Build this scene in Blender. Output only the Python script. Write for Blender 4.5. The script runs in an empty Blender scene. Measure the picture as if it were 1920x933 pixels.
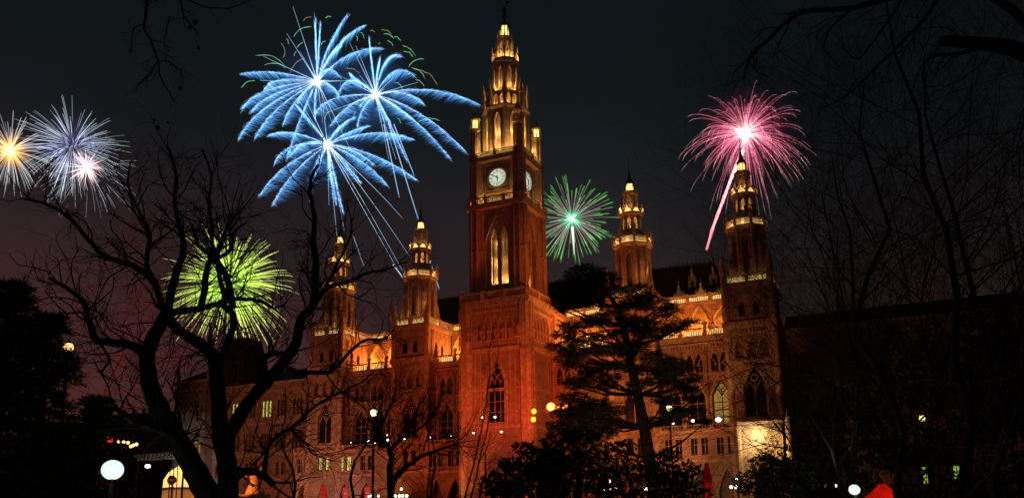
import bpy, math, random
from mathutils import Vector, Matrix, Euler
random.seed(7)
SC = bpy.context.scene
COL = SC.collection
PI = math.pi

# ------------------------------------------------------------------ camera
FPX, PITCH, ROLL, CY = 1560.09, .1945, -.0173, 654.12
CAM = Vector((0, 0, 1.6))
_c, _s = math.cos(ROLL), math.sin(ROLL)
_r0 = Vector((1, 0, 0)); _f = Vector((0, math.cos(PITCH), math.sin(PITCH))); _u0 = Vector((0, -math.sin(PITCH), math.cos(PITCH)))
_r = _c*_r0 + _s*_u0; _u = -_s*_r0 + _c*_u0
cd = bpy.data.cameras.new('camera'); cam = bpy.data.objects.new('camera', cd); COL.objects.link(cam)
m3 = Matrix((_r, _u, -_f)).transposed()
cam.matrix_world = Matrix.Translation(CAM) @ m3.to_4x4()
cd.sensor_width = 36; cd.lens = FPX/1920*36; cd.sensor_fit = 'HORIZONTAL'
cd.shift_x = 0; cd.shift_y = (CY-466.5)/1920
cd.clip_start = .1; cd.clip_end = 5000
SC.camera = cam

# ------------------------------------------------------------------ night sky
W = bpy.data.worlds.new('World'); SC.world = W; W.use_nodes = True
nt = W.node_tree; nt.nodes.clear()
wo = nt.nodes.new('ShaderNodeOutputWorld'); bg = nt.nodes.new('ShaderNodeBackground')
tc = nt.nodes.new('ShaderNodeTexCoord'); sp = nt.nodes.new('ShaderNodeSeparateXYZ')
ra = nt.nodes.new('ShaderNodeValToRGB'); rb = nt.nodes.new('ShaderNodeValToRGB')
mx = nt.nodes.new('ShaderNodeMix'); mx.data_type = 'RGBA'
nt.links.new(tc.outputs['Generated'], sp.inputs[0])
def ramp(n, st):
    e = n.color_ramp.elements
    e[0].position, e[0].color = st[0][0], st[0][1]+(1,)
    e[1].position, e[1].color = st[-1][0], st[-1][1]+(1,)
    for p, c in st[1:-1]:
        k = e.new(p); k.color = c+(1,)
# city glow: red-brown near the horizon, darker and bluer overhead; more red towards the left (west)
ramp(ra, [(0., (.085, .022, .018)), (.1, (.074, .0205, .0185)), (.2, (.05, .0185, .0195)), (.3, (.025, .0145, .0165)), (.42, (.0075, .0092, .0112)), (.58, (.004, .0068, .008)), (1., (.003, .005, .006))])
ramp(rb, [(0., (.05, .021, .02)), (.1, (.044, .0205, .02)), (.2, (.034, .0185, .0185)), (.3, (.0185, .0155, .0175)), (.4, (.0082, .0115, .0138)), (.48, (.0058, .0085, .0102)), (.58, (.004, .0068, .008)), (1., (.003, .005, .006))])
nt.links.new(sp.outputs[2], ra.inputs[0]); nt.links.new(sp.outputs[2], rb.inputs[0])
mr = nt.nodes.new('ShaderNodeMapRange'); mr.inputs[1].default_value = -.42; mr.inputs[2].default_value = .32
nt.links.new(sp.outputs[0], mr.inputs[0]); nt.links.new(mr.outputs[0], mx.inputs[0])
nt.links.new(ra.outputs[0], mx.inputs[6]); nt.links.new(rb.outputs[0], mx.inputs[7])
mr2 = nt.nodes.new('ShaderNodeMapRange'); mr2.inputs[1].default_value = .12; mr2.inputs[2].default_value = .46; mr2.inputs[3].default_value = 1.; mr2.inputs[4].default_value = .8
nz = nt.nodes.new('ShaderNodeTexNoise'); nz.inputs['Scale'].default_value = 3.2; nz.inputs['Detail'].default_value = 5        # thin uneven cloud in the city glow
nt.links.new(tc.outputs['Generated'], nz.inputs['Vector']); nt.links.new(sp.outputs[0], mr2.inputs[0])
mr3 = nt.nodes.new('ShaderNodeMapRange'); mr3.inputs[1].default_value = .3; mr3.inputs[2].default_value = .7; mr3.inputs[3].default_value = .8; mr3.inputs[4].default_value = 1.2
nt.links.new(nz.outputs[0], mr3.inputs[0])
mu = nt.nodes.new('ShaderNodeMath'); mu.operation = 'MULTIPLY'; nt.links.new(mr2.outputs[0], mu.inputs[0]); nt.links.new(mr3.outputs[0], mu.inputs[1])
nt.links.new(mu.outputs[0], bg.inputs[1])
nt.links.new(mx.outputs[2], bg.inputs[0]); nt.links.new(bg.outputs[0], wo.inputs[0])
vs = SC.view_settings
vs.view_transform = 'Standard'; vs.look = 'None'; vs.exposure = 0; vs.gamma = 1; vs.use_curve_mapping = False
SC.render.engine = 'CYCLES'
cy = SC.cycles
cy.use_denoising = True; cy.max_bounces = 5; cy.diffuse_bounces = 3; cy.glossy_bounces = 2; cy.transmission_bounces = 3; cy.transparent_max_bounces = 40
cy.sample_clamp_indirect = 4; cy.sample_clamp_direct = 0; cy.caustics_reflective = False; cy.caustics_refractive = False
try: cy.denoiser = 'OPENIMAGEDENOISE'; cy.denoising_prefilter = 'ACCURATE'
except Exception: pass

# ------------------------------------------------------------------ helpers
def at(px, py, Y):
    d = _r*((px-960)/FPX) + _u*((CY-py)/FPX) + _f
    return CAM + d*(Y/d.y)
TH = .4311
U = Vector((math.cos(TH), -math.sin(TH), 0)); N = Vector((math.sin(TH), math.cos(TH), 0)); F0 = Vector((4.689, 172, 0))
def hall(s, m, z): return F0 + U*s + N*m + Vector((0, 0, z))
def onm(px, py, m):                                   # where a direction meets the facade plane at depth m
    d = at(px, py, 100) - CAM; o = F0 + N*m
    t = (o-CAM).dot(N)/d.dot(N); q = CAM + d*t - F0
    return q.dot(U), q.z

def lin(r, g, b):
    f = lambda c: (c/255/12.92) if c <= 10 else ((c/255+.055)/1.055)**2.4
    return (f(r), f(g), f(b))

def interp(z, T):
    if z <= T[0][0] or z >= T[-1][0]: return z
    for (a, b), (c, d) in zip(T, T[1:]):
        if z <= c: return b+(d-b)*(z-a)/(c-a)
ZT = [(41, 41), (53.2, 52.1), (55.05, 53.6), (56.4, 55.4), (59.8, 58.5), (60.2, 58.9), (61.55, 60.2), (64.1, 63.4), (65.7, 65.4), (68, 68)]      # side turret heights
ZS = [(71.8, 71.8), (85.8, 83.), (90.4, 86.9), (97.2, 94.3), (101.2, 100.2), (103.6, 103.4), (105, 105)]                                       # clock tower spire heights
def remap(o, T):
    for v in o.data.vertices: v.co.z = interp(v.co.z, T)

class MB:
    def __init__(s): s.v = []; s.f = []; s.c = []
    def add(s, vs, fs, col=None):
        o = len(s.v); s.v.extend(tuple(v) for v in vs); s.f.extend(tuple(i+o for i in f) for f in fs)
        if col is not None:
            if isinstance(col, list): s.c.extend(col)
            else: s.c.extend([col]*len(vs))
        return s
    def box(s, x0, x1, y0, y1, z0, z1):
        return s.add([(x, y, z) for x in (x0, x1) for y in (y0, y1) for z in (z0, z1)],
              [(0,1,3,2),(4,6,7,5),(0,4,5,1),(2,3,7,6),(0,2,6,4),(1,5,7,3)])
    def cbox(s, c, sx, sy, sz): return s.box(c[0]-sx/2, c[0]+sx/2, c[1]-sy/2, c[1]+sy/2, c[2]-sz/2, c[2]+sz/2)
    def rings(s, rings, n, cap0=True, cap1=True, col=None):
        vs = [v for r in rings for v in r]; fs = []
        for i in range(len(rings)-1):
            for k in range(n):
                fs.append((i*n+k, i*n+(k+1) % n, (i+1)*n+(k+1) % n, (i+1)*n+k))
        if cap0: fs.append(tuple(range(n-1, -1, -1)))
        if cap1: fs.append(tuple((len(rings)-1)*n+k for k in range(n)))
        return s.add(vs, fs, col)
    def lathe(s, cx, cy_, prof, n=12, rot=0, col=None):   # prof [(r,z)]
        return s.rings([[(cx+r*math.cos(rot+2*PI*k/n), cy_+r*math.sin(rot+2*PI*k/n), z) for k in range(n)] for r, z in prof], n, col=col)
    def oct(s, cx, cy_, prof, n=8):                        # prof by apothem
        q = 1/math.cos(PI/n)
        return s.lathe(cx, cy_, [(r*q, z) for r, z in prof], n, PI/n)
    def tube(s, pts, rad, n=5, cols=None, cap=True):
        pts = [Vector(p) for p in pts]; R = []; C_ = [] if cols is not None else None
        ref = None
        for i, p in enumerate(pts):
            t = pts[min(i+1, len(pts)-1)] - pts[max(i-1, 0)]
            if t.length < 1e-9: t = Vector((0, 0, 1))
            t.normalize()
            if ref is None: ref = t.orthogonal().normalized()
            a = ref - t*ref.dot(t)
            if a.length < 1e-5: a = t.orthogonal()
            a.normalize(); ref = a; b = t.cross(a)
            r = rad[i] if isinstance(rad, (list, tuple)) else rad
            R.append([p + a*(r*math.cos(2*PI*k/n)) + b*(r*math.sin(2*PI*k/n)) for k in range(n)])
            if cols is not None: C_.extend([cols[i]]*n)
        return s.rings(R, n, cap, cap, C_)
    def ball(s, c, r, seg=12, ring=8, sz=1.0, col=None):
        return s.lathe(c[0], c[1], [(max(r*math.sin(PI*i/ring), r*.02), c[2]-r*sz*math.cos(PI*i/ring)) for i in range(ring+1)], seg, col=col)
    def build(s, name, mat, parent=None, smooth=False, loc=None):
        me = bpy.data.meshes.new(name); me.from_pydata(s.v, [], s.f)
        if s.c and len(s.c) == len(s.v):
            a = me.attributes.new('glow', 'FLOAT_COLOR', 'POINT')
            a.data.foreach_set('color', [x for c in s.c for x in (c[0], c[1], c[2], 1.)])
        if smooth: me.polygons.foreach_set('use_smooth', [True]*len(me.polygons))
        me.materials.append(mat); me.update()
        o = bpy.data.objects.new(name, me); COL.objects.link(o)
        if parent is not None: o.parent = parent
        if loc is not None: o.location = loc
        return o

def tag(o, label=None, cat=None, group=None, kind=None):
    if label: o['label'] = label
    if cat: o['category'] = cat
    if group: o['group'] = group
    if kind: o['kind'] = kind
    return o
def thing(name, loc, label, cat, group=None, rz=0):
    o = bpy.data.objects.new(name, None); COL.objects.link(o); o.location = loc; o.rotation_euler = (0, 0, rz)
    return tag(o, label, cat, group)
KIDS = {}
def copy_tree(o, parent=None, loc=None, kids=None):
    c = o.copy(); COL.objects.link(c); c.parent = parent if parent is not None else None
    if loc is not None: c.location = loc
    for ch in [x for x in o.children]: copy_tree(ch, c)
    return c

def NT(name):
    m = bpy.data.materials.new(name); m.use_nodes = True
    t = m.node_tree; return m, t, t.nodes['Principled BSDF']
def mat(name, col, rough=.8, metal=0., var=.0, scale=1., bump=0., spec=.3, col2=None):
    m, t, b = NT(name)
    b.inputs['Roughness'].default_value = rough; b.inputs['Metallic'].default_value = metal
    b.inputs['Specular IOR Level'].default_value = spec
    b.inputs['Base Color'].default_value = col+(1,)
    if var or col2:
        n = t.nodes.new('ShaderNodeTexNoise'); n.inputs['Scale'].default_value = scale; n.inputs['Detail'].default_value = 6
        tcn = t.nodes.new('ShaderNodeTexCoord'); t.links.new(tcn.outputs['Object'], n.inputs['Vector'])
        r = t.nodes.new('ShaderNodeValToRGB')
        a = tuple(max(0, x*(1-var)) for x in col); c = col2 or tuple(x*(1+var) for x in col)
        ramp(r, [(.3, a), (.7, c)])
        t.links.new(n.outputs[0], r.inputs[0]); t.links.new(r.outputs[0], b.inputs['Base Color'])
        if bump:
            bp = t.nodes.new('ShaderNodeBump'); bp.inputs['Strength'].default_value = bump; bp.inputs['Distance'].default_value = .1
            t.links.new(n.outputs[0], bp.inputs['Height']); t.links.new(bp.outputs[0], b.inputs['Normal'])
    return m
def emis(name, col, strength=1., sample=True):
    m, t, b = NT(name)
    b.inputs['Base Color'].default_value = (.02, .02, .02, 1)
    b.inputs['Emission Color'].default_value = col+(1,); b.inputs['Emission Strength'].default_value = strength
    if not sample: m.cycles.emission_sampling = 'NONE'
    return m
def stone_mat(name, col, course=.55, dirt=.5):
    m, t, b = NT(name); b.inputs['Roughness'].default_value = .88; b.inputs['Specular IOR Level'].default_value = .15
    tcn = t.nodes.new('ShaderNodeTexCoord'); sx = t.nodes.new('ShaderNodeSeparateXYZ'); t.links.new(tcn.outputs['Object'], sx.inputs[0])
    ad = t.nodes.new('ShaderNodeMath'); ad.operation = 'ADD'; t.links.new(sx.outputs[0], ad.inputs[0]); t.links.new(sx.outputs[1], ad.inputs[1])
    cx = t.nodes.new('ShaderNodeCombineXYZ'); t.links.new(ad.outputs[0], cx.inputs[0]); t.links.new(sx.outputs[2], cx.inputs[1])
    br = t.nodes.new('ShaderNodeTexBrick'); br.inputs['Scale'].default_value = 1; br.inputs['Brick Width'].default_value = course*2.2
    br.inputs['Row Height'].default_value = course; br.inputs['Mortar Size'].default_value = .03
    br.inputs['Color1'].default_value = tuple(x*1.08 for x in col)+(1,); br.inputs['Color2'].default_value = tuple(x*.88 for x in col)+(1,)
    br.inputs['Mortar'].default_value = tuple(x*.66 for x in col)+(1,)
    t.links.new(cx.outputs[0], br.inputs['Vector'])
    n = t.nodes.new('ShaderNodeTexNoise'); n.inputs['Scale'].default_value = .35; n.inputs['Detail'].default_value = 8; n.inputs['Roughness'].default_value = .65
    t.links.new(tcn.outputs['Object'], n.inputs['Vector'])
    r = t.nodes.new('ShaderNodeValToRGB'); ramp(r, [(.3, (1-dirt,)*3), (.68, (1.1,)*3)]); t.links.new(n.outputs[0], r.inputs[0])
    mm = t.nodes.new('ShaderNodeMix'); mm.data_type = 'RGBA'; mm.blend_type = 'MULTIPLY'; mm.inputs[0].default_value = 1
    t.links.new(br.outputs[0], mm.inputs[6]); t.links.new(r.outputs[0], mm.inputs[7]); t.links.new(mm.outputs[2], b.inputs['Base Color'])
    bp = t.nodes.new('ShaderNodeBump'); bp.inputs['Strength'].default_value = .5; bp.inputs['Distance'].default_value = .08
    t.links.new(mm.outputs[2], bp.inputs['Height']); t.links.new(bp.outputs[0], b.inputs['Normal'])
    return m
M = {}
M['stone'] = stone_mat('stone', (.34, .285, .235))
M['trim'] = mat('carved_stone', (.36, .30, .25), .85, var=.35, scale=1.3, bump=.3)
M['slate'] = stone_mat('slate', (.028, .027, .03), .3, .4)
M['glass'] = mat('dark_glass', (.012, .012, .014), .2, spec=.25)
M['lead'] = mat('lead', (.05, .048, .045), .5, .6)
M['iron'] = mat('iron', (.015, .015, .016), .5, .7)
M['copper'] = mat('dark_copper', (.05, .045, .03), .45, .8)
M['bark'] = mat('bark', (.02, .017, .015), .95, var=.5, scale=9, bump=.9)
M['twig'] = mat('twig_bark', (.034, .027, .023), .95, var=.4, scale=3)
M['needle'] = mat('pine_needles', (.026, .036, .02), .8, var=.5, scale=.6)
M['leaf'] = mat('evergreen_leaves', (.024, .036, .02), .65, var=.5, scale=.8)
M['lit_yellow'] = emis('lit_window_yellow', lin(226, 222, 110), 1.0)
M['lit_gold'] = emis('lit_window_gold', lin(214, 170, 84), .5)
M['lit_green'] = emis('lit_window_green', lin(175, 200, 90), .7)
M['lit_mint'] = emis('lit_window_mint', lin(150, 190, 140), .8)
M['clock'] = emis('lit_clock_glass', lin(224, 232, 205), .82)
M['glow'] = emis('added_gallery_glow', lin(255, 205, 120), 1.5)  # emission for panels added to brighten balustrade and crown openings
M['glow_dim'] = emis('added_gallery_glow_dim', lin(245, 190, 105), 1.1)
M['lantern'] = emis('lantern_glass', lin(255, 214, 120), 2.2)
M['flood_w'] = emis('white_lamp_lens', (1., .93, .8), 5)
M['flood_o'] = emis('orange_lamp_lens', (1., .27, .02), 2.4)
M['flood_oo'] = emis('orange_lamp_lens_bright', (1., .36, .05), 2.6)
M['globe_g'] = emis('globe_glass', (.66, 1., .76), 1.35)
M['globe_y'] = emis('yellow_lamp_glass', (1., .85, .35), 4)
M['bulb'] = emis('warm_bulb', (1., .45, .14), 4)
M['red_lamp'] = emis('red_lantern_paper', (.6, .01, .02), 1)
M['white'] = mat('white_paint', (.75, .74, .7), .5, var=.08, scale=2)
M['red'] = mat('red_paint', (.5, .02, .02), .5, var=.1, scale=2)
M['black'] = mat('black_paint', (.012, .012, .012), .5)
M['asphalt'] = mat('asphalt', (.05, .05, .05), .9, var=.3, scale=.6, bump=.2)
M['grass'] = mat('winter_lawn', (.05, .06, .028), .95, var=.5, scale=.4, bump=.3)
M['paving'] = stone_mat('stone_paving', (.2, .19, .18), .8, .4)
m, t, b = NT('spark'); t.nodes.remove(b)
e_ = t.nodes.new('ShaderNodeEmission'); a_ = t.nodes.new('ShaderNodeAttribute'); a_.attribute_name = 'glow'
tr_ = t.nodes.new('ShaderNodeBsdfTransparent'); ad_ = t.nodes.new('ShaderNodeAddShader')   # glowing sparks: light adds up where tracks cross
t.links.new(a_.outputs['Color'], e_.inputs[0]); t.links.new(e_.outputs[0], ad_.inputs[0]); t.links.new(tr_.outputs[0], ad_.inputs[1]); t.links.new(ad_.outputs[0], t.nodes['Material Output'].inputs[0])
e_.inputs[1].default_value = .55; m.cycles.emission_sampling = 'NONE'
M['spark'] = m

def smoke_glow_mat(name, col, strength, R_, scale=.12):  # soft burst light in the smoke, put in as volume emission
    m = bpy.data.materials.new(name); m.use_nodes = True; t = m.node_tree; t.nodes.clear()
    o = t.nodes.new('ShaderNodeOutputMaterial'); e = t.nodes.new('ShaderNodeEmission'); tcn = t.nodes.new('ShaderNodeTexCoord')
    ln = t.nodes.new('ShaderNodeVectorMath'); ln.operation = 'LENGTH'; t.links.new(tcn.outputs['Object'], ln.inputs[0])
    m1 = t.nodes.new('ShaderNodeMapRange'); m1.inputs[1].default_value = 0; m1.inputs[2].default_value = R_; m1.inputs[3].default_value = 1; m1.inputs[4].default_value = 0; t.links.new(ln.outputs['Value'], m1.inputs[0])
    p = t.nodes.new('ShaderNodeMath'); p.operation = 'POWER'; p.inputs[1].default_value = 2.2; t.links.new(m1.outputs[0], p.inputs[0])
    n = t.nodes.new('ShaderNodeTexNoise'); n.inputs['Scale'].default_value = scale; n.inputs['Detail'].default_value = 4; t.links.new(tcn.outputs['Object'], n.inputs['Vector'])
    m2 = t.nodes.new('ShaderNodeMapRange'); m2.inputs[1].default_value = .35; m2.inputs[2].default_value = .7; m2.inputs[3].default_value = .1; m2.inputs[4].default_value = 1.6; t.links.new(n.outputs[0], m2.inputs[0])
    q = t.nodes.new('ShaderNodeMath'); q.operation = 'MULTIPLY'; t.links.new(p.outputs[0], q.inputs[0]); t.links.new(m2.outputs[0], q.inputs[1])
    q2 = t.nodes.new('ShaderNodeMath'); q2.operation = 'MULTIPLY'; q2.inputs[1].default_value = strength; t.links.new(q.outputs[0], q2.inputs[0])
    e.inputs[0].default_value = col+(1,); t.links.new(q2.outputs[0], e.inputs[1]); t.links.new(e.outputs[0], o.inputs['Volume'])
    m.cycles.volume_step_rate = 4; m.cycles.emission_sampling = 'NONE'
    return m

def lamp(kind, loc, power, col, parent=None, radius=.2, aim=None, angle=60, blend=.6, name='lamp'):
    d = bpy.data.lights.new(name, kind); d.energy = power; d.color = col
    d.shadow_soft_size = radius
    o = bpy.data.objects.new(name, d); COL.objects.link(o); o.location = loc
    if parent is not None: o.parent = parent
    if kind == 'SPOT':
        d.spot_size = math.radians(angle); d.spot_blend = blend
        o.rotation_euler = (Vector(aim)-Vector(loc)).to_track_quat('-Z', 'Y').to_euler()
    return o

# pointed-arch wall panels --------------------------------------------------
def arch_pts(c, w, zs, za, n=7):
    L = []
    for i in range(n+1):
        t_ = i/n; L.append((c-w/2*(1-t_), zs+(za-zs)*math.sin(t_*1.15)/math.sin(1.15)))
    return L + [(2*c-x, z) for x, z in reversed(L[:-1])]
def panel(mb, f, a0, a1, z0, z1, ops, depth):
    ops = sorted(ops); x = a0
    def quad(*p): mb.add([f(*q) for q in p], [(0, 1, 2, 3)])
    for c, w, zb, zs, za in ops:
        l, r = c-w/2, c+w/2
        if l > x+1e-4: quad((x, z0, 0), (l, z0, 0), (l, z1, 0), (x, z1, 0))
        if zb > z0+1e-4: quad((l, z0, 0), (r, z0, 0), (r, zb, 0), (l, zb, 0))
        P = arch_pts(c, w, zs, za) if za > zs+1e-4 else [(l, zs), (r, zs)]
        for (xa, za_), (xb, zb_) in zip(P, P[1:]): quad((xa, za_, 0), (xb, zb_, 0), (xb, z1, 0), (xa, z1, 0))
        O = [(l, zb)] + P + [(r, zb)]
        for (xa, za_), (xb, zb_) in zip(O, O[1:]+O[:1]): quad((xa, za_, 0), (xb, zb_, 0), (xb, zb_, depth), (xa, za_, depth))
        x = r
    if x < a1-1e-4: quad((x, z0, 0), (a1, z0, 0), (a1, z1, 0), (x, z1, 0))
def fill(mb, f, c, w, zb, zs, za, d):                    # the pane of an opening
    P = [(c-w/2, zb)] + (arch_pts(c, w, zs, za) if za > zs+1e-4 else [(c-w/2, zs), (c+w/2, zs)]) + [(c+w/2, zb)]
    mb.add([f(x, z, d) for x, z in P], [tuple(range(len(P)))])
def bars(mb, f, segs, r, d):                             # square bars along 2D lines
    for pts in segs: mb.tube([f(x, z, d) for x, z in pts], r, 4)
def hood(mb, f, c, w, zs, za, r, d=-.05, legs=0):
    P = arch_pts(c, w, zs, za)
    if legs: P = [(P[0][0], P[0][1]-legs)] + P + [(P[-1][0], P[-1][1]-legs)]
    bars(mb, f, [P], r, d)
def front(m0): return lambda a, z, d: (a, m0+d, z)
def right(s0): return lambda a, z, d: (s0-d, a, z)
def left(s0): return lambda a, z, d: (s0+d, a, z)
def octf(cx, cy_, ap, k, n=8):
    ph = 2*PI*k/n; c, s = math.cos(ph), math.sin(ph)
    return lambda a, z, d: (cx+(ap-d)*c-a*s, cy_+(ap-d)*s+a*c, z)
# ================================================================== ground
g = MB(); g.add([(-2500, -300, 0), (2500, -300, 0), (2500, 3500, 0), (-2500, 3500, 0)], [(0, 1, 2, 3)])
tag(g.build('ground', M['grass']), kind='structure')
pl_ = MB()
pl_.add([hall(-110, -75, .004), hall(110, -75, .004), hall(110, 0, .004), hall(-110, 0, .004)], [(0, 1, 2, 3)])
tag(pl_.build('square_pavement', M['paving']), kind='structure')
rd = MB(); rd.add([(-6, -20, .008), (6, -20, .008), (9, 80, .008), (-9, 80, .008)], [(0, 1, 2, 3)])
tag(rd.build('park_path', M['asphalt']), kind='structure')

# ================================================================== town hall
HALL = thing('town_hall', F0, 'neo-gothic stone town hall with a tall lit clock tower and four smaller spires', 'town hall', rz=-TH)
BAYZ = 41.2
# bay lists ---------------------------------------------------------------
mid = []                                                # (s centre, width) of facade bays at m=0
for sg in (-1, 1):
    mid += [(sg*(8.9+4.35*i), 4.35) for i in range(3)]
    mid += [(sg*(30.3+4.55*i), 4.55) for i in range(3)]
WALL = MB()
f0 = front(0)
big_w = 3.25
panes_b = []
MW, AW = -6.5, -10.7                                    # planes of the hall storey and of the arcade in front of it
KM, KA = .965, .955
fw, fa = front(MW), front(AW)
arc = [(-51.1, 5.55), (-45.55, 5.55), (-40.0, 5.55), (-34.45, 5.55)] + [(31.2, 4.6), (35.8, 4.6), (40.4, 4.6)] + [(sg*(8.9+4.35*i), 4.35) for sg in (-1, 1) for i in range(3)]
for c, w in sorted(arc):
    a0, a1 = c-w/2, c+w/2
    panel(WALL, fa, a0, a1, 0, 10.4*KA, [(c, 3.3, 0, 5.2*KA, 8.9*KA)], .9)
    panel(WALL, fa, a0, a1, 10.4*KA, 16.2*KA, [(c-.95, 1.15, 11.6*KA, 14.7*KA, 14.7*KA), (c+.95, 1.15, 11.6*KA, 14.7*KA, 14.7*KA)], .45)
    WALL.box(a0, a1, AW+.46, MW, 10.4*KA, 10.7*KA)
    WALL.box(a0, a1, AW+.01, MW, 15.9*KA, 16.2*KA)        # terrace over the arcade
for x0, x1 in ((-31.67, -28.2), (28.2, 28.9), (42.7, 43.2)): WALL.box(x0, x1, AW, MW, 0, 16.2*KA)
WALL.box(-53.9, -53.2, AW+.95, 0, 0, 16.2*KA)
for c, w in sorted(mid):
    a0, a1 = c-w/2, c+w/2
    WALL.box(a0, a1, MW, MW+.4, 0, 16.2*KM)
    panel(WALL, fw, a0, a1, 16.2*KM, 26.6*KM, [(c, big_w, 17.3*KM, 22.9*KM, 25.6*KM)], .9)
    panel(WALL, fw, a0, a1, 26.6*KM, 32.6*KM, [(c-.85, 1.3, 27.4*KM, 29.6*KM, 31.0*KM), (c+.85, 1.3, 27.4*KM, 29.6*KM, 31.0*KM)], .6)
    panel(WALL, f0, a0, a1, 33, BAYZ, [(c, 3.5, 33.1, 37.6, 40.1)], .7)
    WALL.box(a0, a1, MW, 4.2, 32.6*KM, 33.05)             # loggia terrace
    WALL.box(a0, a1, 3.6, 4.2, 33.05, BAYZ)               # loggia back wall
    WALL.box(a0, a1, .7, 4.2, 40.9, BAYZ-.05)             # loggia ceiling
    WALL.box(a0, a0+.25, .71, 3.6, 33.05, 40.9)
# facade wings
wing = []
for sg in (-1, 1):
    for i in range(8): wing.append((sg*(52.2+4.78*i), 4.78))
WZ = 33.6
for c, w in wing:
    a0, a1 = c-w/2, c+w/2
    panel(WALL, f0, a0, a1, 0, 10.4, [(c, 2.6, 0, 5.6, 8.2)], .8)
    panel(WALL, f0, a0, a1, 10.4, 16.6, [(c-.8, 1.0, 11.4, 14.6, 14.6), (c+.8, 1.0, 11.4, 14.6, 14.6)], .45)
    panel(WALL, f0, a0, a1, 16.6, 24.2, [(c-1.05, .8, 17.6, 21.2, 21.9), (c, .8, 17.6, 21.2, 21.9), (c+1.05, .8, 17.6, 21.2, 21.9)], .45)
    panel(WALL, f0, a0, a1, 24.2, WZ, [(c-1.05, .8, 25.6, 29.2, 29.7), (c, .8, 25.6, 29.2, 29.7), (c+1.05, .8, 25.6, 29.2, 29.7)], .45)
    WALL.box(a0, a1, 1.2, 1.5, 0, 10.4)
# end pavilions
for sg in (-1, 1):
    c0 = sg*94.2; fm = front(-1.8); lo, hi = c0-5.4, c0+5.4
    for z0, z1, ops in ((0, 10.4, [(c0-2.6, 2.4, 0, 5.4, 8), (c0+2.6, 2.4, 0, 5.4, 8)]), (10.4, 16.6, [(c0+d, 1, 11.4, 14.6, 14.6) for d in (-3.3, -1.9, 1.9, 3.3)]),
                        (16.6, 24.2, [(c0+d, .9, 17.6, 21.2, 21.9) for d in (-3.4, -2.2, 2.2, 3.4)]), (24.2, 35.5, [(c0+d, .9, 25.6, 29.2, 29.8) for d in (-3.4, -2.2, 2.2, 3.4)])):
        panel(WALL, fm, lo, hi, z0, z1, ops, .45)
    WALL.box(lo, hi, -.9, 20, 0, 35.4)
    WALL.box(lo, lo+.7, -1.8, -.9, 0, 35.4); WALL.box(hi-.7, hi, -1.8, -.9, 0, 35.4)
wall = WALL.build('wall', M['stone'], HALL)
# mouldings, cornices and hood arches as one carved trim part
TR = MB()
for c, w in arc:
    a0, a1 = c-w/2, c+w/2
    hood(TR, fa, c, 3.75, 5.3*KA, 9.35*KA, .2, legs=5.0)
    TR.box(a0, a1, AW-.22, AW+.02, 10.25*KA, 10.75*KA); TR.box(a0, a1, AW-.25, AW+.02, 14.95*KA, 15.2*KA); TR.box(a0, a1, AW-.4, AW+.5, 15.75*KA, 16.3*KA)
    for q in (-.95, .95): bars(TR, fa, [[(c+q-.68, 11.5*KA), (c+q-.68, 14.8*KA), (c+q+.68, 14.8*KA), (c+q+.68, 11.5*KA)], [(c+q-.8, 11.5*KA), (c+q+.8, 11.5*KA)]], .1, -.04)
for c, w in mid:
    a0, a1 = c-w/2, c+w/2
    hood(TR, fw, c, 4.0, 22.4*KM, 26.9*KM, .2, legs=5); hood(TR, fw, c, 3.5, 22.8*KM, 26.0*KM, .1, legs=5.4)
    hood(TR, fw, c-.85, 1.6, 29.4*KM, 31.4*KM, .1, legs=1.9); hood(TR, fw, c+.85, 1.6, 29.4*KM, 31.4*KM, .1, legs=1.9); hood(TR, fw, c+w/2, 3.6, 28.6*KM, 31.3*KM, .1)
    hood(TR, f0, c, 3.9, 37.4, 40.5, .16, legs=4)
    for q in range(8):
        TR.box(a0+.1+q*w/8, a0+.1+q*w/8+.26, MW-.45, MW, 31.7*KM, 32.55*KM)      # corbel table
    for q in (-1, 1):
        TR.tube([(c+q*w/2, MW-.12, 16.2), (c+q*w/2, MW-.12, 31.6*KM)], .22, 6)
    TR.box(a0, a1, MW-.3, MW+.02, 26.75*KM, 27.05*KM)
    TR.box(a0, a1, MW-.55, MW+.02, 32.6*KM, 33.1*KM-.1); TR.box(a0, a1, MW-.75, MW+.3, 33.3*KM-.05, 33.1)
    TR.box(a0, a1, -.25, .02, 40.75, 41.2)
for c, w in wing:
    a0, a1 = c-w/2, c+w/2
    TR.box(a0, a1, -.2, .02, 10.25, 10.7); TR.box(a0, a1, -.25, .02, 16.3, 16.8); TR.box(a0, a1, -.2, .02, 24.0, 24.4)
    TR.box(a0, a1, -.5, .4, WZ, WZ+.5); TR.box(a0, a1, -.3, .02, 31.8, 32.2)
    hood(TR, f0, c, 3.0, 5.6, 8.6, .15, legs=5)
    for q in range(9): TR.box(a0+q*w/9, a0+q*w/9+.25, -.4, 0, 32.4, WZ-.05)
    hood(TR, f0, c, 3.6, 29.4, 31.2, .1, legs=4); hood(TR, f0, c, 3.6, 21.6, 23.4, .1, legs=4)
for sg in (-1, 1):
    c0 = sg*94.2
    for z0, z1, e in ((10.2, 10.7, .2), (16.3, 16.8, .25), (24, 24.4, .2), (33.4, 34, .3), (35.4, 36.2, .6)):
        TR.box(c0-5.4-e, c0+5.4+e, -1.8-e, -1.78, z0, z1)
    for d in (-5.1, 5.1): TR.lathe(c0+d, -1.6, [(.45, 36.2), (.45, 37.6), (.6, 37.7), (.03, 40.6)], 6)
trim = TR.build('cornice', M['trim'], HALL)

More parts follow.
